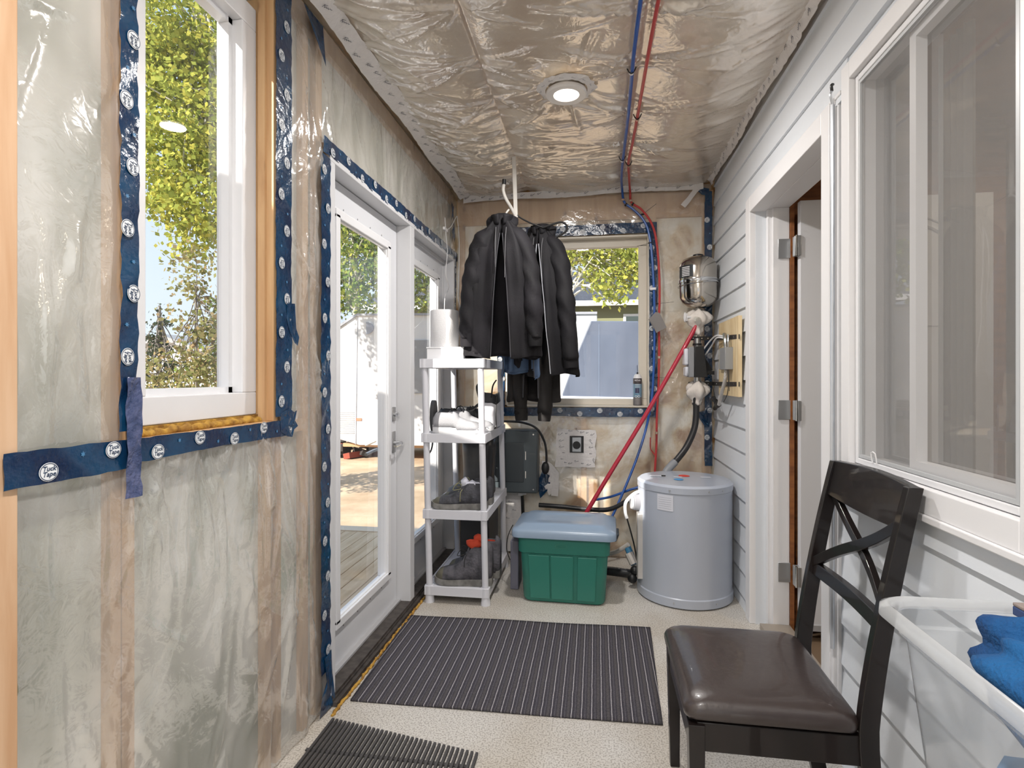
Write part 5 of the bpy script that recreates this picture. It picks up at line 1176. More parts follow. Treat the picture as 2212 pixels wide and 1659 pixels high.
# ------------------------------------------------------------------ shoes
def shoe(name, label, loc, yaw, L=.30, Wd=.104, shaft=.105, upper=None, sole=None, laces=None, toe_cap=None, sole_h=.030, heel_h=None, group=None, cat='shoe', tongue=True, chunky=0, lining=None, loops=True):
    """toe towards +x locally"""
    heel_h = heel_h or sole_h * 1.25
    root = empty(name, loc, label, cat, group); rnd = random.Random(int(abs(loc[0]) * 1e4) + int(loc[2] * 777))
    Mx = Matrix.Translation(loc) @ Matrix.Rotation(yaw, 4, 'Z')
    T_ = lambda x, y, z: Mx @ Vector((x, y, z))
    def wid(t):      # half width along the length 0 heel .. 1 toe
        pts = [(0, .50), (.06, .68), (.2, .76), (.4, .74), (.6, .9), (.75, 1.0), (.88, .9), (.95, .72), (1, .42)]
        for (a, b), (c, d) in zip(pts, pts[1:]):
            if a <= t <= c: return Wd / 2 * (b + (d - b) * (t - a) / (c - a))
        return Wd / 2 * .4
    n = 26; rs = []
    for i in range(n + 1):
        t = i / n; x = (t - .5) * L; w = wid(t) * 1.05 + chunky; h = heel_h + (sole_h - heel_h) * min(1, t * 1.6); lift_ = .010 * max(0, (t - .8) / .2) ** 2 + .004 * max(0, (.08 - t) / .08)
        rs.append([T_(x, y, z) for y, z in ((-w * .93, lift_), (w * .93, lift_), (w, lift_ + h * .4), (w * .97, h + lift_), (-w * .97, h + lift_), (-w, lift_ + h * .4))])
    mb = MB(); mb.rings(rs, 0); mb.build('sole', sole, root, smooth=50)
    # upper: rings along the length; the ankle opening keeps the top open
    def top(t):
        pts = [(0, .62), (.05, .86), (.12, 1.0), (.30, .97), (.42, .88), (.55, .68), (.7, .52), (.85, .45), (.94, .36), (1, .16)] if shaft < .14 else [(0, .9), (.05, 1.0), (.14, 1.0), (.34, 1.0), (.42, .78), (.52, .55), (.66, .40), (.82, .33), (.93, .27), (1, .10)]
        for (a, b), (c, d) in zip(pts, pts[1:]):
            if a <= t <= c: return shaft * (b + (d - b) * (t - a) / (c - a))
        return shaft * .2
    mb = MB(); m = 20; rs = []
    for i in range(n + 1):
        t = i / n; x = (t - .5) * L * .97; w = wid(t) * .96; H = top(t); zb = heel_h * .8 if t < .5 else sole_h * .75
        row = []
        for j in range(m + 1):
            a = pi * j / m; c_, s_ = math.cos(a), math.sin(a)
            narrow = 1 - (.30 if shaft < .14 else .22) * (abs(s_) ** 2) * (1 if t < .45 else .7)
            row.append(T_(x + (.002 * math.sin(j * 3 + i * 2)), w * math.copysign(abs(c_) ** .75, c_) * narrow, zb + (H - zb * .3) * abs(s_) ** .62))
        rs.append(row)
    cut = [(i, j) for i in range(n) for j in range(m) if .06 < (i + .5) / n < .40 and m * .30 < j + .5 < m * .70]
    o0 = 0; 
    for r in rs: mb.v += [tuple(p) for p in r]
    k_ = m + 1
    for i in range(n):
        for j in range(m):
            if (i, j) in cut: continue
            mi = 1 if (toe_cap and (i + .5) / n > .84) else 0
            mb.f.append((i * k_ + j, i * k_ + j + 1, (i + 1) * k_ + j + 1, (i + 1) * k_ + j)); mb.m.append(mi)
    for i in (0, n):
        mb.f.append(tuple(i * k_ + j for j in range(k_))); mb.m.append(1 if (toe_cap and i) else 0)
    mb.build('upper', [upper, toe_cap] if toe_cap else upper, root, smooth=180, solid=-.004)
    # dark lining inside the opening
    rs = []
    for q, zz in ((1, -.006), (.92, -.03), (.8, -.055)):
        rs.append([T_(-.5 * L * .97 + L * .97 * (.23 + .175 * q * math.cos(b)), .60 * wid(.2) * q * math.sin(b), top(.2) + zz) for b in [2 * pi * j / 20 for j in range(20)]])
    mb = MB(); mb.rings(rs, 0, cap=False); mb.f.append(tuple(40 + j for j in range(20))); mb.m.append(0); mb.build('lining', lining or M_black, root, smooth=180)
    if tongue:
        mb = MB(); tz = top(.40); mb.hexa([T_(-.12 * L, -.026, tz - .02), T_(.10 * L, -.024, top(.6) - .002), T_(.10 * L, .024, top(.6) - .002), T_(-.12 * L, .026, tz - .02), T_(-.17 * L, -.026, tz + .028), T_(.08 * L, -.024, top(.58) + .008), T_(.08 * L, .024, top(.58) + .008), T_(-.17 * L, .026, tz + .028)])
        mb.build('tongue', upper, root, smooth=60, bevel=.004)
    if laces:
        mb = MB()
        for k in range(6):
            t = .42 + k * .048; x = (t - .5) * L * .97; z = top(t) + .006
            mb.tube([T_(x, -.024, z - .008), T_(x + .006, 0, z + .004), T_(x, .024, z - .008)], .0028, n=6, smooth=3); mb.tube([T_(x, -.024, z - .008), T_(x + .012, .01, z + .002), T_(x + .014, .024, z - .01)], .0026, n=6, smooth=3)
        if loops:
            x = (.42 - .5) * L * .97; z = top(.42) + .01
            for s in (-1, 1): mb.tube([T_(x, 0, z), T_(x + .03, s * .03, z + .03), T_(x + .055, s * .05, z - .005), T_(x + .02, s * .03, z - .005), T_(x, 0, z)], .0025, n=6, smooth=4); mb.tube([T_(x, s * .01, z), T_(x + .01, s * .052, z - .02), T_(x + .012, s * .058, z - .07)], .0024, n=6, smooth=4)
        mb.build('laces', laces, root)
    return root
U_lg = pm('light_grey_knit', (148, 148, 152), .85, bump=.3, bscale=220); S_wh = pm('white_foam_sole', (205, 205, 207), .6)
U_dk = pm('dark_mesh_upper', (70, 70, 76), .7, rgb2=(44, 44, 48), vscale=24, bump=.4, bscale=120); S_gr = pm('grey_sole', (138, 136, 132), .7, rgb2=(100, 98, 94), vscale=20)
U_blk = pm('black_leather', (34, 34, 36), .5); U_hik = pm('grey_hiking_upper', (92, 90, 96), .75, rgb2=(58, 57, 62), vscale=18, bump=.5, bscale=70); S_dk = pm('dark_sole', (58, 56, 56), .7)
L_ol = pm('olive_laces', (128, 124, 92), .8); L_bk = pm('black_laces', (36, 35, 36), .8); TC = pm('dirty_toe_cap', (72, 70, 62), .6, rgb2=(96, 92, 78), vscale=14)
G2 = 'shoes on the second shelf'; G3 = 'shoes on the third shelf'; G4 = 'boots on the bottom shelf'
xs = lambda px, y: onY(px, 900, y)[0]
z2 = .974; z3 = .535; z4 = .096
shoe('sneaker', 'light grey knit sneaker with a thick white sole at the front of the second shelf', (-.795, 3.165, z2), 0.03, .30, .10, .105, U_lg, S_wh, heel_h=.046, sole_h=.028, lining=pm('grey_lining', (120, 120, 124), .9), tongue=True)
shoe('sneaker', 'light grey knit sneaker with a white sole standing just behind the front sneaker', (-.755, 3.285, z2), 0.02, .29, .10, .105, U_lg, S_wh, heel_h=.046, sole_h=.028, lining=pm('grey_lining', (120, 120, 124), .9))
shoe('casual_shoe', 'black casual shoe behind the light grey sneakers on the second shelf', (-.862, 3.41, z2), 0.04, .25, .10, .12, U_blk, S_dk, L_bk)
shoe('casual_shoe', 'black casual shoe with laces at the back of the second shelf', (-.80, 3.69, z2), 0.05, .28, .10, .12, U_blk, S_dk, L_bk)
# cap dome at the left of the second shelf
capx = -.905
CAPR = empty('baseball_cap', (capx, 3.30, z2), 'grey rounded cap at the left end of the second shelf', 'cap')
mb = MB(); rs = []
for i in range(9):
    a = (pi / 2) * i / 8; rs.append([(capx + .075 * math.cos(a) * math.cos(b), 3.62 + .085 * math.cos(a) * math.sin(b), z2 + .005 + .12 * math.sin(a)) for b in [2 * pi * j / 26 for j in range(26)]])
mb.rings(rs, 0); mb.build('crown', pm('grey_cap_cloth', (96, 96, 100), .7, bump=.2), CAPR, smooth=180)
mb = MB(); mb.prism([(capx + .10 * math.cos(b) + .01, 3.52 - .075 * abs(math.sin(b)) * 1.0, z2 + .012) for b in [pi * j / 12 for j in range(13)]], (0, 0, .005)); mb.build('brim', pm('grey_cap_cloth', (96, 96, 100), .7, bump=.2), CAPR)
# bag
bgx0, bgx1 = xs(1052, 3.3) + .01, xs(1096, 3.3) + .0
BG = empty('lunch_bag', (-.66, 3.46, z2), 'white soft bag with a black top band at the right end of the second shelf', 'bag')
mb = MB(); rs = []
for i in range(9):
    t = i / 8; z = z2 + .012 + t * .155; q = 1 + .04 * math.sin(t * 9)
    rs.append([(-.675 + .058 * q * math.copysign(abs(math.cos(b)) ** .5, math.cos(b)), 3.50 + .13 * math.copysign(abs(math.sin(b)) ** .5, math.sin(b)) * (1 - .15 * t), z) for b in [2 * pi * j / 28 for j in range(28)]])
mb.rings(rs, 0); mb.build('body', pm('white_bag_cloth', (206, 206, 212), .6, bump=.6, bscale=18), BG, smooth=60)
rs = [[(-.675 + .060 * (1 - .1 * t) * math.copysign(abs(math.cos(b)) ** .5, math.cos(b)), 3.50 + .115 * (1 - .2 * t) * math.copysign(abs(math.sin(b)) ** .5, math.sin(b)), z2 + .165 + t * .055 + .01 * math.sin(3 * b)) for b in [2 * pi * j / 28 for j in range(28)]] for t in (0, .5, 1)]
mb = MB(); mb.rings(rs, 0); mb.build('top_band', pm('black_bag_cloth', (48, 48, 52), .6), BG, smooth=60)
mb = MB()
mb.tube([(-.725, 3.40, z2 + .20), (-.735, 3.39, z2 + .27), (-.70, 3.39, z2 + .30)], .008, n=6, flat=.3); mb.tube([(-.645, 3.40, z2 + .20), (-.635, 3.39, z2 + .27), (-.61, 3.38, z2 + .31)], .006, n=6, flat=.3); mb.tube([(-.70, 3.42, z2 + .18), (-.76, 3.4, z2 + .13), (-.79, 3.39, z2 + .12)], .012, n=6, flat=.4)
mb.tube([(-.61, 3.39, z2 + .22), (-.612, 3.37, z2 + .1), (-.612, 3.37, z2 + .02), (-.64, 3.33, z2 + .01)], .004, n=6)
mb.build('strap', M_black, BG)
# third shelf
shoe('work_shoe', 'dark laced work shoe with a scuffed toe at the front of the third shelf', (-.79, 3.17, z3), pi + .03, .33, .112, .142, U_dk, S_gr, L_ol, TC, sole_h=.032, heel_h=.04, chunky=.002, lining=pm('grey_lining2', (150, 150, 160), .9))
shoe('work_shoe', 'dark laced work shoe with a pale tongue behind the front one on the third shelf', (-.775, 3.30, z3), pi - .02, .32, .112, .142, U_dk, S_gr, L_ol, TC, sole_h=.032, heel_h=.04, lining=pm('grey_lining2', (150, 150, 160), .9))
mb = MB(); r_ = random.Random(4)
for (c, rr) in (((-.715, 3.17, z3 + .135), (.05, .03, .028)), ((-.68, 3.17, z3 + .125), (.04, .03, .025)), ((-.76, 3.17, z3 + .15), (.025, .025, .03))): mb.ball(c, *rr, n=12)
mb.v = [(x + .004 * math.sin(z * 160 + x * 90), y + .004 * math.sin(x * 120), z + .004 * math.sin(x * 150 + y * 70)) for x, y, z in mb.v]
o = mb.build('white_sock', pm('white_sock_cloth', (204, 204, 214), .9, bump=.4), smooth=60); tag(o, 'white sock stuffed in the opening of the front work shoe', 'sock')
def tall_boot(name, label, x, y, z, yaw, h=.37, mat=None):
    root = empty(name, (x, y, z), label, 'boot', 'tall boots on the third shelf'); Mx = Matrix.Translation((x, y, z)) @ Matrix.Rotation(yaw, 4, 'Z')
    rs = []
    for t, cx_, a, b in ((0, .02, .13, .048), (.05, .02, .135, .05), (.14, .015, .12, .048), (.22, -.01, .088, .048), (.32, -.03, .064, .048), (.5, -.03, .064, .052), (.75, -.032, .07, .058), (1, -.034, .075, .062)):
        rs.append([Mx @ Vector((cx_ + a * math.cos(q) * (1 if t > .2 or math.cos(q) > 0 else .8), b * math.sin(q), t * h)) for q in [2 * pi * j / 28 for j in range(28)]])
    mb = MB(); mb.rings(rs, 0, cap=False); mb.f.append(tuple(reversed(range(28)))); mb.m.append(0); mb.build('shaft', mat, root, smooth=70, solid=-.004)
    mb = MB(); mb.rings([[Mx @ Vector((.02 + .14 * s * math.cos(q), .053 * s * math.sin(q), zz)) for q in [2 * pi * j / 28 for j in range(28)]] for zz, s in ((-.0, .97), (.018, 1))], 0); mb.build('sole', S_dk, root, smooth=60)
Rub = pm('dark_rubber_boot', (74, 74, 76), .4, rgb2=(62, 62, 65), vscale=6); Rub2 = pm('black_rubber_boot', (40, 40, 42), .35)
tall_boot('tall_boot', 'tall dark grey boot standing behind the work shoes on the third shelf', -.80, 3.46, z3, pi - .1, .385, Rub)
tall_boot('tall_boot', 'tall black boot standing at the back right of the third shelf', -.72, 3.64, z3, pi / 2 + .1, .38, Rub2)
# bottom shelf
shoe('hiking_boot', 'grey hiking boot with a worn toe at the front of the bottom shelf', (-.765, 3.17, z4), pi + .02, .34, .118, .22, U_hik, S_gr, L_bk, TC, sole_h=.036, heel_h=.045, chunky=.002, cat='boot', group=None)
shoe('hiking_boot', 'grey hiking boot behind its mate on the bottom shelf', (-.735, 3.31, z4), pi - .04, .33, .118, .22, U_hik, S_gr, L_bk, TC, sole_h=.036, heel_h=.045, cat='boot', lining=pm('red_lining', (196, 66, 40), .8))
mb = MB()
for (c, rr) in (((-.705, 3.17, z4 + .232), (.05, .030, .030)), ((-.675, 3.185, z4 + .262), (.035, .028, .024))): mb.ball(c, *rr, n=12)
mb.v = [(x + .004 * math.sin(z * 130 + x * 70), y + .004 * math.sin(x * 90), z + .004 * math.sin(x * 110 + y * 50)) for x, y, z in mb.v]
o = mb.build('red_cloth', pm('rust_red_cloth', (190, 66, 40), .85, bump=.4), smooth=60); tag(o, 'rust red cloth bunched in the top of the front hiking boot', 'cloth')
mb = MB(); mb.box(-.845, -.660, 3.40, 3.72, z4, z4 + .36)
o = mb.build('black_box', pm('black_card', (46, 47, 50), .55), smooth=0, bevel=.003); tag(o, 'tall black box standing at the back of the bottom shelf', 'box')

# dark case and cord standing beside the rack under the panel
mb = MB(); mb.box(-.52, -.47, 3.36, 3.52, .002, .30); mb.box(-.522, -.468, 3.38, 3.42, .22, .25)
o = mb.build('slim_case', pm('grey_purple_plastic', (112, 112, 126), .5), smooth=0, bevel=.006); tag(o, 'slim grey case on the floor between the rack and the green tote', 'case')
mb = MB(); mb.tube([(-.525, 3.50, .36), (-.55, 3.46, .30), (-.555, 3.44, .22), (-.53, 3.42, .16)], .003, n=6)
o = mb.build('dark_cable', M_black); tag(o, 'thin black cable looping beside the slim grey case', 'cable')

# ------------------------------------------------------------------ green storage tote
M_green = pm('green_plastic', (44, 116, 102), .4); M_lid = pm('blue_grey_lid', (134, 152, 172), .28); M_hnd = pm('dark_handle', (44, 54, 62), .5)
ST = empty('storage_tote', (-.182, 3.36, 0), 'green plastic storage tote with a blue grey lid on the floor by the water heater', 'tote')
a_ = math.radians(-1.5)
Mt = Matrix.Translation((-.182, 3.37, 0)) @ Matrix.Rotation(a_, 4, 'Z')
def rr_ring(hx_, hy_, r, z, n=8, M=Mt, wob=None):
    pts = []
    for cx_, cy_, a0 in ((hx_ - r, hy_ - r, 0), (-hx_ + r, hy_ - r, pi / 2), (-hx_ + r, -hy_ + r, pi), (hx_ - r, -hy_ + r, 1.5 * pi)):
        for k in range(n + 1): a = a0 + pi / 2 * k / n; pts.append(M @ Vector((cx_ + r * math.cos(a), cy_ + r * math.sin(a), z)))
    return pts
mb = MB(); mb.rings([rr_ring(.226, .170, .04, .006), rr_ring(.236, .178, .045, .02), rr_ring(.252, .188, .045, .285), rr_ring(.262, .198, .045, .290), rr_ring(.266, .201, .045, .385)], 0); 
# front ribs: recessed panels as raised frames
for sgn in (-1, 1):
    for xx, ww in ((-.205, .045), (-.065, .012), (.06, .075), (.20, .05)):
        y0_ = .178; y1_ = .188
        pass
mb.build('body', M_green, ST, smooth=40)
mb = MB()
for xa_, xb_ in ((-.190, -.075), (-.068, .055), (.078, .180)):
    q = lambda x, d, z, t: Mt @ Vector((x * (1 + .06 * t), -(.176 + .0125 * t) - d, z))
    p = [q(xa_, -.004, .03, .0), q(xb_, -.004, .03, .0), q(xb_, .008, .03, .0), q(xa_, .008, .03, .0)]
    p = [q(xa_, .009, .025, .05), q(xb_, .009, .025, .05), q(xb_, -.006, .025, .05), q(xa_, -.006, .025, .05), q(xa_, .009, .278, 1), q(xb_, .009, .278, 1), q(xb_, -.006, .278, 1), q(xa_, -.006, .278, 1)]
    mb.hexa(p)
mb.build('rib_panel', M_green, ST, smooth=0, bevel=.004)
mb = MB(); n = 24
mb.rings([[Mt @ Vector((-.01 + q * .035 * math.cos(2 * pi * i / n), -.2025, .337 + q * .012 * math.sin(2 * pi * i / n))) for q in (.86, 1)] for i in range(n + 1)], 0, cap=False, close=False); mb.box(-.205, -.18, 3.37 - .2035, 3.37 - .2020, .336, .3375); mb.build('embossed_oval', pm('green_plastic_light', (62, 128, 108), .4), ST)
mb = MB(); mb.rings([rr_ring(.290, .212, .05, .378), rr_ring(.300, .222, .05, .380), rr_ring(.300, .222, .05, .412), rr_ring(.294, .216, .05, .424), rr_ring(.262, .186, .05, .432), rr_ring(.240, .168, .05, .449), rr_ring(.150, .10, .05, .450), rr_ring(.145, .095, .05, .447), rr_ring(.05, .04, .02, .447)], 0)
mb.build('lid', M_lid, ST, smooth=50)
for s in (-1, 1):
    mb = MB(); c = lambda x, y, z: Mt @ Vector((s * x, y, z)); mb.hexa([c(.262, -.06, .335), c(.30, -.06, .335), c(.30, .06, .335), c(.262, .06, .335), c(.262, -.07, .385), c(.318, -.07, .385), c(.318, .07, .385), c(.262, .07, .385)]); mb.build('handle', M_hnd, ST, bevel=.008)

# ------------------------------------------------------------------ door mat
m1, m2, m3, m4 = onZ(757, 1513, .004), onZ(886, 1330, .004), onZ(1405, 1357, .004), onZ(1432, 1566, .004)
def mat_mat():
    m = bpy.data.materials.new('striped_carpet'); m.use_nodes = True
    n = m.node_tree.nodes; l = m.node_tree.links; b = n['Principled BSDF']; b.inputs['Roughness'].default_value = .95; b.inputs['Specular IOR Level'].default_value = .1
    tc = n.new('ShaderNodeTexCoord'); sp = n.new('ShaderNodeSeparateXYZ'); l.new(tc.outputs['Object'], sp.inputs[0])
    nz = n.new('ShaderNodeTexNoise'); nz.inputs['Scale'].default_value = 14; l.new(tc.outputs['Object'], nz.inputs[0])
    def mth(op, a, bb=None, c=None):
        q = n.new('ShaderNodeMath'); q.operation = op
        for i, v in enumerate((a, bb, c)):
            if v is None: continue
            if hasattr(v, 'is_linked') or hasattr(v, 'links'): l.new(v, q.inputs[i])
            else: q.inputs[i].default_value = v
        return q.outputs[0]
    wob = mth('MULTIPLY_ADD', nz.outputs[0], .004, -.002)
    x = mth('ADD', sp.outputs['X'], wob)
    def stripe(period, width, off):
        f = mth('FRACT', mth('MULTIPLY_ADD', x, 1 / period, off)); return mth('LESS_THAN', f, width)
    s1 = stripe(.0385, .075, .1); s2 = stripe(.0128, .35, .3); s3 = stripe(.0385, .30, .55); s4 = stripe(.0091, .25, .0)
    c = n.new('ShaderNodeTexNoise'); c.inputs['Scale'].default_value = 300; l.new(tc.outputs['Object'], c.inputs[0])
    base = n.new('ShaderNodeMix'); base.data_type = 'RGBA'; base.inputs[6].default_value = (*lin((68, 66, 72)), 1); base.inputs[7].default_value = (*lin((88, 85, 90)), 1); l.new(s2, base.inputs[0])
    b2 = n.new('ShaderNodeMix'); b2.data_type = 'RGBA'; b2.inputs[7].default_value = (*lin((84, 80, 80)), 1); l.new(base.outputs[2], b2.inputs[6]); l.new(mth('MULTIPLY', s3, .7), b2.inputs[0])
    b3 = n.new('ShaderNodeMix'); b3.data_type = 'RGBA'; b3.inputs[7].default_value = (*lin((184, 180, 182)), 1); l.new(b2.outputs[2], b3.inputs[6]); l.new(mth('MULTIPLY', s1, .85), b3.inputs[0])
    gr = n.new('ShaderNodeValToRGB'); gr.color_ramp.elements[0].position = .3; gr.color_ramp.elements[1].position = .7; gr.color_ramp.elements[0].color = (.62, .62, .62, 1); gr.color_ramp.elements[1].color = (1.25, 1.25, 1.25, 1); l.new(c.outputs[0], gr.inputs[0])
    mx = n.new('ShaderNodeMix'); mx.data_type = 'RGBA'; mx.blend_type = 'MULTIPLY'; mx.inputs[0].default_value = 1; l.new(b3.outputs[2], mx.inputs[6]); l.new(gr.outputs[0], mx.inputs[7]); l.new(mx.outputs[2], b.inputs['Base Color'])
    bp = n.new('ShaderNodeBump'); bp.inputs['Strength'].default_value = .6; bp.inputs['Distance'].default_value = .004; l.new(c.outputs[0], bp.inputs['Height']); l.new(bp.outputs[0], b.inputs['Normal'])
    return m
mb = MB(); nx_, ny_ = 40, 26; rs = []; r_ = random.Random(6)
for i in range(nx_ + 1):
    row = []
    for j in range(ny_ + 1):
        s, t = i / nx_, j / ny_; p = [(m1[k] * (1 - s) + m4[k] * s) * (1 - t) + (m2[k] * (1 - s) + m3[k] * s) * t for k in (0, 1)]
        row.append((p[0], p[1], .009 + .0015 * math.sin(p[0] * 9) * math.sin(p[1] * 7)))
    rs.append(row)
mb.rings(rs, 0, cap=False, close=False); rim = MB()
o = mb.build('door_mat', mat_mat(), smooth=180, solid=.007); tag(o, 'dark striped carpet mat lying on the floor in front of the green tote', 'mat')
# ribbed rubber mat at the very bottom edge
mb = MB()
for k in range(34):
    x = -1.0 + .013 + k * .0175; y1_ = 1.975 - .11 * k / 34; mb.box(x, x + .009, 1.35, y1_, .005, .013)
mb.box(-1.0, -.40, 1.36, 1.372, .001, .006); mb.box(-1.0, -.40, 1.6, 1.612, .001, .006); mb.box(-1.0, -.43, 1.80, 1.812, .001, .006)
o = mb.build('rubber_mat', pm('dark_rubber', (62, 60, 60), .6), smooth=0); tag(o, 'ribbed dark rubber mat whose comb edge shows at the bottom left of the floor', 'mat')

# ------------------------------------------------------------------ chair
M_wood = pm('espresso_wood', (27, 20, 19), .40, spec=.3, coat=.45, rgb2=(20, 15, 14), vscale=12, stretch=(1, 1, .2)); M_leath = pm('brown_leatherette', (54, 45, 43), .34, spec=.6, bump=.10, bscale=45, coat=.25)
CH = empty('dining_chair', (.45, 1.72, 0), 'dark wood dining chair with a cross back and brown leatherette seat by the siding', 'chair')
sx0_, sx1_, sy0_, sy1_ = .228, .660, 1.478, 1.952
for yy in (sy0_ + .025, sy1_ - .025):
    mb = MB(); mb.bar((sx0_ + .032, yy, 0), (sx0_ + .028, yy, .405), .030, .030, up=(0, 1, 0), w1=.042, t1=.042); mb.build('leg', M_wood, CH, smooth=0, bevel=.002)
def post_x(z): return .665 + .055 * (1 - min(1, z / .42)) ** 1.6 + .105 * max(0, (z - .42) / .61) ** 1.3
for yy in (sy0_ + .018, sy1_ - .018):
    rs = []
    for i in range(25):
        z = 1.03 * i / 24 if i < 24 else 1.03; x = post_x(z); w = .046 - .010 * max(0, (z - .5) / .5); d = .026
        rs.append([(x - w / 2, yy - d / 2, z), (x + w / 2, yy - d / 2, z), (x + w / 2, yy + d / 2, z), (x - w / 2, yy + d / 2, z)])
    mb = MB(); mb.rings(rs, 0); mb.build('leg', M_wood, CH, smooth=30, bevel=.002)
mb = MB(); mb.box(sx0_ + .03, sx1_ - .01, sy0_ + .012, sy0_ + .034, .335, .41); mb.box(sx0_ + .03, sx1_ - .01, sy1_ - .034, sy1_ - .012, .335, .41); mb.box(sx0_ + .012, sx0_ + .034, sy0_ + .03, sy1_ - .03, .335, .41); mb.box(sx1_ - .02, sx1_ + .002, sy0_ + .03, sy1_ - .03, .335, .415)
mb.build('seat_frame', M_wood, CH, smooth=0, bevel=.002)
# cushion: rounded, crowned
Mc = Matrix.Translation(((sx0_ + sx1_) / 2 - .006, (sy0_ + sy1_) / 2, 0))
hx_, hy_ = (sx1_ - sx0_) / 2 - .004, (sy1_ - sy0_) / 2 - .002
mb = MB(); mb.rings([rr_ring(hx_ - .012, hy_ - .012, .03, .408, M=Mc), rr_ring(hx_, hy_, .035, .418, M=Mc), rr_ring(hx_ + .004, hy_ + .004, .04, .440, M=Mc), rr_ring(hx_ - .006, hy_ - .006, .045, .462, M=Mc), rr_ring(hx_ - .035, hy_ - .035, .05, .476, M=Mc), rr_ring(hx_ - .09, hy_ - .09, .05, .483, M=Mc), rr_ring(hx_ - .16, hy_ - .16, .04, .485, M=Mc)], 0)
mb.build('seat', M_leath, CH, smooth=180, sub=1)
def bow(y): t = (y - sy0_) / (sy1_ - sy0_); return .014 * math.sin(pi * t)     # the rails bow backwards
def curved_rail(zf0, zf1, name, n=18, thick=.020, bw=1.0, y0__=None, y1__=None):
    rs = []
    for i in range(n + 1):
        y = (sy0_ + .006) + (sy1_ - sy0_ - .012) * i / n; za, zb = zf0(i / n), zf1(i / n); xa_ = post_x(za) + bow(y) * bw; xb_ = post_x(zb) + bow(y) * bw
        rs.append([(xa_ - thick / 2, y, za), (xa_ + thick / 2, y, za), (xb_ + thick / 2, y, zb), (xb_ - thick / 2, y, zb)])
    mb = MB(); mb.rings(rs, 0); return mb.build(name, M_wood, CH, smooth=40, bevel=.002)
curved_rail(lambda t: .925 - .012 * math.sin(pi * t), lambda t: 1.03 + .008 * math.sin(pi * t), 'top_rail', thick=.026)
curved_rail(lambda t: .665, lambda t: .703, 'lower_rail', thick=.022)
for flip in (0, 1):
    rs = []; n = 18
    for i in range(n + 1):
        t = i / n; y = sy0_ + .03 + (sy1_ - sy0_ - .06) * t; zc = (.705 + .225 * (t if flip else 1 - t)) + .006 * math.sin(2 * pi * t) * (1 if flip else -1)
        x = post_x(zc) + bow(y) + (.006 if flip else -.006)
        rs.append([(x - .009, y, zc - .016), (x + .009, y, zc - .016), (x + .009, y, zc + .016), (x - .009, y, zc + .016)])
    mb = MB(); mb.rings(rs, 0); mb.build('cross_slat', M_wood, CH, smooth=40, bevel=.0015)

# ------------------------------------------------------------------ clear tote with towels on a low stand
tx0, tx1, ty0, ty1, tz = .500, .775, .42, 1.085, .905
ctx, cty = (tx0 + tx1) / 2, (ty0 + ty1) / 2; hX, hY = (tx1 - tx0) / 2, (ty1 - ty0) / 2
Mq = Matrix.Translation((ctx, cty, 0))
M_clear = mix_transparent('frosted_clear_plastic', (226, 232, 238), .30, gloss=1.2, grough=.12)
CT = empty('storage_bin', (ctx, cty, .56), 'frosted clear plastic bin full of blue towels at the right edge beside the chair', 'bin')
mb = MB(); mb.rings([rr_ring(.03, .03, .01, .562, M=Mq), rr_ring(hX - .055, hY - .06, .04, .562, M=Mq), rr_ring(hX - .045, hY - .05, .045, .575, M=Mq), rr_ring(hX - .018, hY - .018, .05, tz - .045, M=Mq), rr_ring(hX - .010, hY - .010, .05, tz - .042, M=Mq), rr_ring(hX - .008, hY - .008, .05, tz - .012, M=Mq)], 0, cap=False)
mb.build('body', M_clear, CT, smooth=40)
M_rim = mix_transparent('frosted_rim_plastic', (226, 228, 230), .58, gloss=1.2, grough=.12)
mb = MB(); mb.rings([rr_ring(hX - .008, hY - .008, .05, tz - .014, M=Mq), rr_ring(hX - .006, hY - .006, .05, tz - .002, M=Mq), rr_ring(hX + .002, hY + .002, .052, tz + .004, M=Mq), rr_ring(hX + .012, hY + .012, .055, tz - .002, M=Mq), rr_ring(hX + .013, hY + .013, .055, tz - .018, M=Mq)], 0, cap=False); mb.build('rim', M_rim, CT, smooth=60)
M_towel = pm('blue_towel', (8, 84, 138), .9, rgb2=(5, 60, 112), vscale=8, bump=.5, bscale=150)
def towel(name, label, cx_, cy_, cz_, rx_, ry_, rz_, seed, mat):
    rnd = random.Random(seed); n, m = 60, 44; p = [rnd.uniform(0, 6) for _ in range(8)]; rs = []
    for i in range(n // 2 + 1):
        a = pi * (i + .05) / (n // 2 + .1); row = []
        for j in range(m):
            b = 2 * pi * j / m; c3 = Vector((math.sin(a) * math.cos(b), math.sin(a) * math.sin(b), -math.cos(a)))
            f = 1 + .16 * math.sin(3 * c3.x * 2 + p[0] + 2 * c3.y) + .11 * abs(math.sin(5 * c3.y + 3 * c3.x + p[1])) + .07 * math.sin(9 * c3.z + 5 * c3.x + p[2]) + .05 * math.sin(14 * c3.x + 6 * c3.y + p[3])
            e = .55
            row.append((cx_ + rx_ * f * math.copysign(abs(c3.x) ** e, c3.x), cy_ + ry_ * f * math.copysign(abs(c3.y) ** e, c3.y), cz_ + rz_ * f * c3.z))
        rs.append(row)
    mb = MB(); mb.rings(rs, 0); o = mb.build(name, mat, smooth=180); return tag(o, label, 'towel', 'blue towels in the clear bin')
towel('bath_towel', 'large crumpled blue towel piled above the rim of the clear bin', .665, .80, .865, .095, .17, .075, 1, M_towel)
towel('bath_towel', 'pale blue towel lying under the top one in the clear bin', .635, .72, .68, .075, .20, .09, 2, pm('pale_blue_towel', (96, 140, 182), .9))
mb = MB(); mb.box(.685, .765, .93, 1.04, .905, .92, 0); mb.box(.685, .765, .93, 1.04, .920, .926, 1)
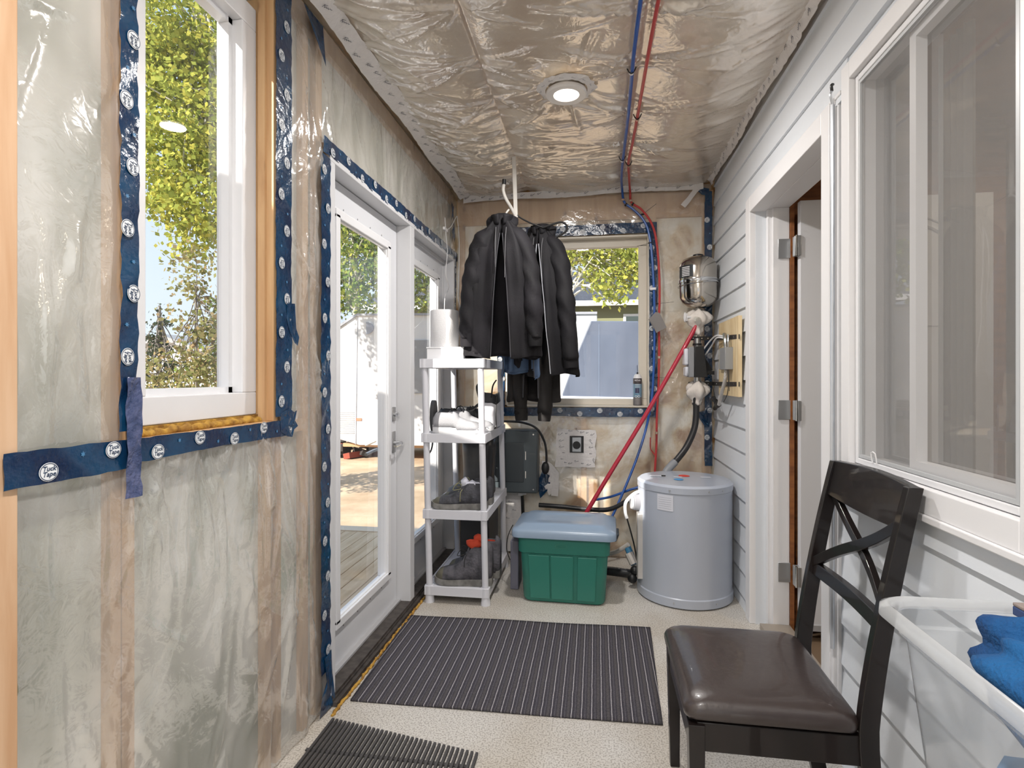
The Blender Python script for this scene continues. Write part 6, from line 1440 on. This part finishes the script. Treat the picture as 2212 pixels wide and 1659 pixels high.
o = mb.build('folded_cloth', [pm('navy_cloth', (52, 70, 112), .8), pm('taupe_cloth', (136, 124, 118), .8)], smooth=0, bevel=.002); tag(o, 'folded navy and taupe cloth at the back corner of the clear bin', 'cloth')
SS = empty('side_table', (ctx, cty, 0), 'small black side table under the clear plastic bin', 'table')
MB().box(.50, .775, .44, 1.06, .53, .556).build('tabletop', M_black, SS, bevel=.003)
for xx in (.52, .755):
    for yy in (.46, 1.04): MB().box(xx - .014, xx + .014, yy - .014, yy + .014, 0, .53).build('leg', M_black, SS, bevel=.002)

# ------------------------------------------------------------------ white cord near the corner
mb = MB(); w_ = lambda px, py, x=XL + .03: onX(px, py, x)
mb.tube([w_(963, 497), w_(974, 490), w_(986, 468)] + [onY(988, 475, 4.03), onY(992, 520, 4.03), onY(991, 600, 4.03), onY(989, 640, 4.03), onY(994, 665, 4.02), onY(993, 690, 4.0), onY(1000, 712, 3.9)], .0028, n=6)
o = mb.build('string', M_trim); tag(o, 'thin white cord hanging in the far left corner, the one nearer the far wall', 'cord')
mb = MB(); mb.tube([w_(961, 470), w_(963, 500), w_(966, 545), w_(963, 590), w_(969, 620), w_(961, 645), w_(960, 690)], .0025, n=6)
o = mb.build('string', M_trim); tag(o, 'thin white cord hanging over the far patio door frame to the paper roll', 'cord')
mb = MB(); p = w_(962, 495); mb.box(XL + .02, XL + .035, p[1] - .03, p[1] + .05, p[2] - .01, p[2] + .01)
o = mb.build('cord_holder', M_trim, bevel=.003); tag(o, 'small white cord holder between the torn blue tape crosses', 'holder')

# hanging bag hook item behind the post: dark flip flop sole seen edge-on
mb = MB(); mb.rings([[(-.998, 3.30 + .05 * math.sin(a) * s, 1.06 + .10 * math.cos(a) * s) for a in [2 * pi * j / 24 for j in range(24)]] for s in (.9, 1)] + [[(-.975, 3.30 + .05 * math.sin(a) * s, 1.06 + .10 * math.cos(a) * s) for a in [2 * pi * j / 24 for j in range(24)]] for s in (1, .9)], 0)
mb.tube([(-.985, 3.28, .97), (-.985, 3.27, .90), (-.99, 3.26, .86), (-1.0, 3.25, .84)], .006, n=6)
o = mb.build('goggle_strap', pm('dark_grey_rubber', (84, 84, 86), .6), smooth=50); tag(o, 'dark grey oval pad with a strap hanging beside the left leg of the shelf rack', 'pad')

# ================================================================== outdoors
GZ = -.60
M_sand = pm('sandy_ground', (206, 180, 150), .95, rgb2=(176, 150, 120), vscale=1.4, bump=.5, bscale=14)
mb = MB(); r_ = random.Random(3); n = 60; rs = []
for i in range(n + 1):
    row = []
    for j in range(n + 1):
        x = -40 + 55 * i / n; y = -12 + 60 * j / n
        row.append((x, y, GZ + .04 * math.sin(x * .9) * math.sin(y * .7) + r_.uniform(-.02, .02)))
    rs.append(row)
mb.rings(rs, 0, cap=False, close=False)
o = mb.build('ground', M_sand, smooth=180); struct(o)
# deck beyond the patio doors
M_deck = pm('deck_board', (216, 190, 156), .75, rgb2=(196, 166, 130), vscale=3, stretch=(6, .8, 1))
DK = empty('wooden_deck', (-2.2, 3.0, -.09), 'pale wooden deck of long boards outside the patio doors', 'deck')
x = -1.28; k = 0
while x > -4.2:
    MB().box(x - .108, x, 1.0, 4.62, -.095, -.055).build('board', M_deck, DK, smooth=0, bevel=.003); x -= .114
MB().box(-4.2, -1.25, 4.64, 4.78, -.12, -.052).build('end_board', pm('deck_end', (226, 206, 180), .75), DK, smooth=0)
MB().box(-4.2, -1.25, 1.1, 4.6, -.5, -.10).build('deck_frame', pm('deck_frame_wood', (150, 120, 90), .8), DK, smooth=0)
# white camper
cy = 12.0
q = lambda px, py, y=cy: onY(px, py, y)
CMP = empty('camper_trailer', q(980, 960), 'white camper trailer with a sloped nose parked beyond the deck', 'camper')
pts = [q(718, 714), q(772, 679), q(1290, 679), q(1290, 968), q(776, 966), q(722, 946)]
pts = [(x, y, max(z, -.25)) for x, y, z in pts]
M_camp = pm('white_camper_skin', (222, 222, 222), .4, rgb2=(214, 214, 214), vscale=1)
MB().prism(pts, (0, 2.3, 0)).build('shell', M_camp, CMP, smooth=0, bevel=.03)
mb = MB(); a, b = q(772, 682, cy - .01), q(768, 960, cy - .01); mb.bar(a, b, .02, .012); mb.build('panel_seam', pm('seam_grey', (190, 190, 194), .5), CMP)
mb = MB(); a, b = q(716, 716, cy - .02), q(770, 680, cy - .02); mb.bar(a, b, .05, .05); c_ = q(1290, 676, cy - .02); mb.bar(b, c_, .05, .05); mb.build('roof_edge', pm('edge_trim', (150, 152, 158), .4), CMP)
mb = MB(); cx_, _, cz_ = q(791, 709, cy - .03); R_ = .14
mb.prism([(cx_ , cy - .04, cz_ + R_)] + [(cx_ + R_ * 1.2 * math.sin(pi * k / 14), cy - .04, cz_ + R_ * math.cos(pi * k / 14)) for k in range(1, 14)] + [(cx_, cy - .04, cz_ - R_)], (0, .04, 0)); mb.build('vent', pm('vent_grey', (150, 154, 166), .5), CMP)
mb = MB(); a = q(724, 890, cy - .012); b = q(765, 935, cy - .012)
for k in range(12): zz = a[2] + (b[2] - a[2]) * k / 11; mb.box(a[0], b[0], cy - .022, cy - .008, zz - .008, zz + .008)
mb.build('louvre', pm('louvre_white', (206, 206, 206), .5), CMP, smooth=0)
mb = MB(); a = q(770, 903, cy - .012); b = q(781, 909, cy - .012); mb.box(a[0], b[0], cy - .02, cy - .006, b[2], a[2]); mb.build('side_marker', pm('amber_marker', (196, 120, 90), .4), CMP, smooth=0)
a, b = q(790, 962, cy - .15), q(812, 952, cy - .15); mb = MB(); mb.cyl(a, b, .03, n=8); mb.build('grab_handle', M_steel, CMP)
mb = MB(); a = q(745, 956, cy + .2); mb.box(a[0], -1.2, cy + .1, cy + 1.9, -.30, -.22); mb.build('underbelly', pm('ply_underbelly', (186, 148, 110), .8), CMP, smooth=0)
for xw in (-3.2, -2.35):
    mb = MB(); mb.cyl((xw, cy + .1, GZ + .33), (xw, cy + .32, GZ + .33), .33, n=28); mb.build('wheel', M_black, CMP)
a, b = q(893, 735, cy - .012), q(925, 850, cy - .012)
mb = MB(); mb.box(a[0], b[0], cy - .03, cy - .006, b[2], a[2]); mb.build('side_window', pm('dim_window', (150, 152, 156), .2), CMP, smooth=0)
# shaded end of the white camper, its shade put into a darker skin colour
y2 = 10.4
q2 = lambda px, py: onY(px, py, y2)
CM2 = empty('camper_trailer', q2(1330, 900), 'shaded end of the white camper, darkened by colour, seen through the far window', 'camper')
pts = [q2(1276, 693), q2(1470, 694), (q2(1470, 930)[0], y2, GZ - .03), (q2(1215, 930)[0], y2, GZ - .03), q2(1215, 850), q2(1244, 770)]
MB().prism(pts, (0, 1.2, 0)).build('shell', pm('painted_shade_skin', (92, 100, 116), .35, rgb2=(78, 86, 102), vscale=1.6, stretch=(1, 1, .5)), CM2, smooth=0, bevel=.02)
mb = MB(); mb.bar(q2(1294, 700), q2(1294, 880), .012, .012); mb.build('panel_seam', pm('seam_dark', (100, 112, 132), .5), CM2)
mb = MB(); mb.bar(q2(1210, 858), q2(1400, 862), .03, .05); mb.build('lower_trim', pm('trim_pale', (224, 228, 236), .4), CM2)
# debris pile under the camper
r_ = random.Random(12)
mb = MB()
for k in range(46):
    px, py = r_.uniform(730, 835), r_.uniform(975, 1000); p = onY(px, py, 12.6); s_ = r_.uniform(.05, .14)
    zz = GZ + .03 + r_.random() * .45
    M_ = Matrix.Translation((p[0], 12.2 + r_.random() * 1.2, zz)) @ Matrix.Rotation(r_.uniform(0, 3), 4, 'Z') @ Matrix.Rotation(r_.uniform(-.5, .5), 4, 'X')
    st = len(mb.v); mb.box(-s_ * 2, s_ * 2, -s_, s_, -s_ * .6, s_ * .6, r_.choice([0, 0, 0, 1, 2])); mb.xform(M_, st)
o = mb.build('scrap_pile', [pm('dark_scrap', (58, 52, 50), .8), pm('rust_scrap', (142, 66, 48), .8), pm('pale_scrap', (168, 150, 126), .8)], smooth=0); tag(o, 'dark pile of scrap lying under the white camper', 'scrap', kind='stuff')
# neighbouring house behind (seen through the far window)
HS = empty('neighbour_house', (0, 22, GZ), 'pale green house with a dark shingle roof behind the camper', 'house')
yh = 22.0; q3 = lambda px, py: onY(px, py, yh)
zt, zr = q3(1300, 657)[2], q3(1300, 606)[2]
MB().box(-9, 6, yh, yh + 7, GZ, zt).build('wall', pm('pale_green_siding', (120, 122, 88), .7, bump=.1), HS, smooth=0)
MB().hexa([(-9.6, yh - .5, zt), (6.6, yh - .5, zt), (6.6, yh + 7.5, zt), (-9.6, yh + 7.5, zt), (-9.4, yh + 3.3, zr + 1.0), (6.4, yh + 3.3, zr + 1.0), (6.4, yh + 3.7, zr + 1.0), (-9.4, yh + 3.7, zr + 1.0)]).build('roof', pm('dark_shingles', (70, 74, 84), .8, rgb2=(50, 54, 62), vscale=10, stretch=(1, 1, 4)), HS, smooth=0)
MB().box(-9.6, 6.6, yh - .55, yh - .45, zt - .12, zt + .08).build('gutter', M_trim, HS, smooth=0)
a, b = q3(1352, 684), q3(1386, 702); mb = MB(); mb.box(a[0] - .1, b[0] + .1, yh - .04, yh, b[2] - .1, a[2] + .1); wf_ = mb.build('window', M_trim, HS, smooth=0)
MB().box(a[0], b[0], yh - .06, yh - .03, b[2], a[2]).build('pane', pm('dark_pane', (60, 70, 70), .2), wf_, smooth=0)
# white house seen through the left window
yg = 19.0; q4 = lambda px, py: onY(px, py, yg)
H2 = empty('neighbour_house', (q4(370, 860)[0], yg, GZ), 'white gabled house low behind the bushes in the left window', 'house')
pa, pb, pc_, pd_, pe = q4(250, 772), q4(362, 733), q4(470, 772), q4(470, 990), q4(250, 990)
MB().prism([pa, pb, pc_, (pc_[0], yg, GZ), (pa[0], yg, GZ)], (0, 6, 0)).build('wall', pm('white_house_wall', (226, 226, 226), .6), H2, smooth=0)
mb = MB()
for A, B in ((pa, pb), (pb, pc_)): A, B = Vector(A), Vector(B); d = (B - A) * .06; mb.prism([A - d * (A[0] < pb[0]) * 1 + Vector((0, -.4, .0)), B + Vector((0, -.4, 0)) + d * (B[0] > pb[0]), B + Vector((0, -.4, .16)) + d * (B[0] > pb[0]), A - d * (A[0] < pb[0]) + Vector((0, -.4, .16))], (0, 6.8, 0))
mb.build('roof', pm('grey_roof', (150, 150, 150), .7), H2, smooth=0)
a, b = q4(432, 760), q4(462, 792); MB().box(a[0], b[0], yg - .05, yg, b[2], a[2]).build('window', pm('grey_window', (150, 156, 158), .3), H2, smooth=0)

def leaf_mat(name, c1, c2, c3):
    m = bpy.data.materials.new(name); m.use_nodes = True; n = m.node_tree.nodes; l = m.node_tree.links; n.clear()
    o = n.new('ShaderNodeOutputMaterial'); df = n.new('ShaderNodeBsdfDiffuse'); tl = n.new('ShaderNodeBsdfTranslucent'); mx = n.new('ShaderNodeMixShader'); mx.inputs[0].default_value = .45
    g = n.new('ShaderNodeNewGeometry'); cr = n.new('ShaderNodeValToRGB'); l.new(g.outputs['Random Per Island'], cr.inputs[0])
    cr.color_ramp.elements[0].color = (*lin(c1), 1); cr.color_ramp.elements[1].color = (*lin(c3), 1); e = cr.color_ramp.elements.new(.5); e.color = (*lin(c2), 1)
    l.new(cr.outputs[0], df.inputs[0]); l.new(cr.outputs[0], tl.inputs[0]); l.new(df.outputs[0], mx.inputs[1]); l.new(tl.outputs[0], mx.inputs[2]); l.new(mx.outputs[0], o.inputs[0]); return m
LM1 = leaf_mat('aspen_leaves', (140, 152, 70), (176, 182, 90), (206, 198, 96)); LM2 = leaf_mat('olive_leaves', (124, 126, 78), (150, 148, 96), (176, 152, 116)); LM3 = leaf_mat('deep_green_leaves', (96, 122, 60), (136, 156, 76), (184, 186, 88)); LM4 = leaf_mat('spruce_needles', (58, 72, 56), (76, 88, 66), (110, 104, 80))
M_bark = pm('pale_bark', (206, 200, 188), .8, rgb2=(170, 164, 150), vscale=6, stretch=(1, 1, 6)); M_bark2 = pm('grey_bark', (120, 112, 102), .8)
def leaves(name, blobs, n, size, mat, parent, seed, droop=.3, clump=.12):
    g = np.random.default_rng(seed); C0 = []
    wts = np.array([b[3] * b[4] * b[5] for b in blobs]) ** .7; wts /= wts.sum()
    for bi, b in enumerate(blobs):
        k = int(n * wts[bi]); nc = max(4, k // 26)
        d = g.normal(size=(nc, 3)); d /= np.linalg.norm(d, axis=1)[:, None]; rr = g.uniform(.25, 1, nc) ** .6
        cc = d * rr[:, None] * np.array(b[3:6]) + np.array(b[:3])
        p = cc[g.integers(0, nc, k)] + g.normal(size=(k, 3)) * clump * np.array([1, 1, .8]); C0.append(p)
    Cn = np.concatenate(C0); N = len(Cn)
    a = g.normal(size=(N, 3)); a /= np.linalg.norm(a, axis=1)[:, None]; b_ = np.cross(a, g.normal(size=(N, 3))); b_ /= np.linalg.norm(b_, axis=1)[:, None]
    s = size * g.uniform(.6, 1.25, N)[:, None] / 2
    V = np.stack([Cn - a * s, Cn + b_ * s * .8 - a * s * .1, Cn + a * s, Cn - b_ * s * .8 - a * s * .1], 1).reshape(-1, 3) - np.array(WLOC[parent.name])
    me = bpy.data.meshes.new(name); me.vertices.add(len(V)); me.vertices.foreach_set('co', V.ravel())
    me.loops.add(N * 4); me.loops.foreach_set('vertex_index', np.arange(N * 4, dtype=np.int32)); me.polygons.add(N); me.polygons.foreach_set('loop_start', np.arange(0, N * 4, 4, dtype=np.int32))
    me.update(calc_edges=True); me.materials.append(mat); o = bpy.data.objects.new(name, me); COL.objects.link(o); o.parent = parent; WLOC[o.name] = WLOC[parent.name]; return o
def tree(name, label, base, trunk, r0, blobs, n, size, mat, bark, seed, branches=(), clump=.12, cat='tree'):
    root = empty(name, base, label, cat, 'trees and shrubs outside')
    mb = MB(); mb.tube(trunk, lambda t: r0 * (1 - .65 * t), n=10)
    for br in branches: mb.tube(br, lambda t: r0 * .38 * (1 - .7 * t), n=6)
    rnd = random.Random(seed)
    for b in blobs:
        for k in range(5):
            t = rnd.uniform(.35, .95); i = t * (len(trunk) - 1); p = Vector(trunk[int(i)]).lerp(Vector(trunk[min(int(i) + 1, len(trunk) - 1)]), i % 1)
            e = Vector(b[:3]) + Vector((rnd.uniform(-1, 1) * b[3], rnd.uniform(-1, 1) * b[4], rnd.uniform(-1, 1) * b[5])) * .7
            mb.tube([p, p.lerp(e, .5) + Vector((0, 0, .1)), e], lambda t_: r0 * .22 * (1 - .75 * t_) + .004, n=5, smooth=3)
    mb.build('trunk', bark, root); leaves('foliage', blobs, n, size, mat, root, seed, clump=clump); return root
# big aspen in the left window
def at(px, py, y): return Vector(onY(px, py, y))
A = lambda px, py, y, rx, ry, rz: (*onY(px, py, y), rx, ry, rz)
yA = 8.2
tb = at(500, 600, yA); gx = tb[0]
tree('aspen_tree', 'tall aspen tree with yellow green leaves filling the left window', (gx, yA, GZ), [(gx - .1, yA, GZ), (gx, yA, 1.5), tuple(at(492, 480, yA)), tuple(at(488, 300, yA)), tuple(at(462, 170, yA)), tuple(at(440, 60, yA)), tuple(at(430, -60, yA))], .085,
     [A(420, 60, yA, 1.5, 1.0, .9), A(390, 180, yA, 1.3, 1.0, .8), A(470, 260, yA, 1.1, .9, .8), A(400, 350, yA, 1.1, .9, .6), A(440, 450, yA - .2, .85, .7, .45), A(420, 505, yA, .6, .5, .35), A(560, 330, yA + .5, 1.2, 1.0, 1.3), A(640, 500, yA + .5, .9, .9, .8), A(330, 30, yA, 1.3, 1, 1.2), A(350, 150, yA, .8, .8, .8), A(360, 280, yA, .8, .8, .8), A(380, 420, yA, .7, .7, .5)], 24000, .095, LM1, M_bark, 1, clump=.15)
yS = 7.2
tree('shrub', 'thin leafy young tree with olive leaves low in the left window', (at(425, 860, yS)[0], yS, GZ), [(at(425, 860, yS)[0], yS, GZ), tuple(at(424, 800, yS)), tuple(at(426, 700, yS)), tuple(at(420, 620, yS))], .02,
     [A(420, 600, yS, .45, .4, .4), A(440, 690, yS, .5, .45, .35), A(470, 760, yS, .55, .5, .4), A(370, 800, yS, .75, .6, .35), A(450, 850, yS, .9, .6, .4), A(540, 700, yS + .4, .6, .5, .7)], 3600, .07, LM2, M_bark2, 2, clump=.10)
tree('shrub', 'green leafy bush at the lower right of the left window', (at(480, 860, yS + .6)[0], yS + .6, GZ), [(at(480, 860, yS + .6)[0], yS + .6, GZ), tuple(at(482, 800, yS + .6)), tuple(at(478, 700, yS + .6))], .02,
     [A(490, 720, yS + .6, .3, .4, .5), A(480, 820, yS + .6, .6, .5, .5), A(560, 800, yS + .8, .7, .5, .8)], 2600, .075, LM3, M_bark2, 3, clump=.10)
yP = 15.5
sp = at(345, 660, yP); blb = [(sp[0], yP, sp[2] - .15 - k * .42, .10 + k * .18, .10 + k * .18, .16) for k in range(9)]
tree('spruce_tree', 'dark pointed spruce tree rising behind the white gabled house', (sp[0], yP, GZ), [(sp[0], yP, GZ), (sp[0], yP, 1.5), (sp[0], yP, sp[2])], .09, blb, 4200, .10, LM4, M_bark2, 4, clump=.10)
yC = 15.2
tree('poplar_tree', 'green and yellow poplar behind the white camper, seen through the patio door glass', (at(770, 700, yC)[0], yC, GZ), [(at(770, 700, yC)[0], yC, GZ), (at(770, 700, yC)[0], yC, 3), tuple(at(765, 520, yC)), tuple(at(760, 380, yC))], .14,
     [A(735, 640, yC, .9, .9, .75), A(790, 600, yC, 1.0, .9, .9), A(745, 540, yC, .9, .9, .7), A(800, 480, yC, 1.1, .9, .8), A(760, 400, yC, 1.2, 1, .9), A(680, 560, yC, 1, .8, 1.2), A(850, 560, yC + .5, 1.0, .9, 1.2)], 9500, .13, LM3, M_bark, 5, clump=.2)
tree('poplar_tree', 'green poplar behind the camper, seen through the far patio door glass', (at(930, 700, yC + 1)[0], yC + 1, GZ), [(at(930, 700, yC + 1)[0], yC + 1, GZ), (at(930, 700, yC + 1)[0], yC + 1, 3), tuple(at(930, 560, yC + 1))], .12,
     [A(915, 640, yC + 1, .9, .9, .6), A(945, 590, yC + 1, .9, .9, .6), A(985, 620, yC + 1, .8, .9, .9)], 3600, .13, LM3, M_bark, 6, clump=.2)
yB = 14.2
tree('birch_tree', 'pale trunked birch with bright leaves outside the far window', (at(1226, 800, yB)[0], yB, GZ), [tuple(at(1228, 1000, yB)), tuple(at(1227, 700, yB)), tuple(at(1226, 600, yB)), tuple(at(1225, 480, yB)), tuple(at(1222, 330, yB))], .115,
     [A(1290, 540, yB, .9, .8, .45), A(1340, 560, yB, .75, .7, .45), A(1300, 600, yB - .2, .55, .5, .35), A(1365, 590, yB, .4, .5, .45), A(1200, 540, yB, .6, .6, .6), A(1320, 460, yB, 1.3, 1, .6), A(1420, 540, yB, .8, .7, .8), A(1120, 560, yB, .8, .7, .9), A(1325, 640, yB - .2, .25, .3, .28)], 8200, .12, LM1, M_bark, 7, clump=.18)
# added unseen building, its eave placed to keep sun off the lower window wall
u_ = Vector((-.869, .495, 0)); w_ = Vector((-.495, -.869, 0)); P0_ = Vector((-3.56, -.55, 0))
c0 = [P0_ - u_ * 1.6, P0_ + u_ * 3, P0_ + u_ * 3 + w_ * 3.5, P0_ - u_ * 1.6 + w_ * 3.5]
SH = empty('sun_blocker', tuple(P0_ + w_ * 1.7 + Vector((0, 0, GZ))), 'added unseen beige building blocking the sun, outside to the left behind the camera', 'building')
MB().prism([(p.x, p.y, GZ) for p in c0], (0, 0, 3.85 - GZ)).build('wall', pm('blocker_beige', (196, 186, 168), .8), SH, smooth=0)
c1 = [P0_ - u_ * 1.65 - w_ * .05, P0_ + u_ * 3.1 - w_ * .05, P0_ + u_ * 3.1 + w_ * 3.6, P0_ - u_ * 1.65 + w_ * 3.6]
MB().prism([(p.x, p.y, 3.85) for p in c1], (0, 0, .05)).build('roof', pm('grey_roof', (150, 150, 150), .7), SH, smooth=0)
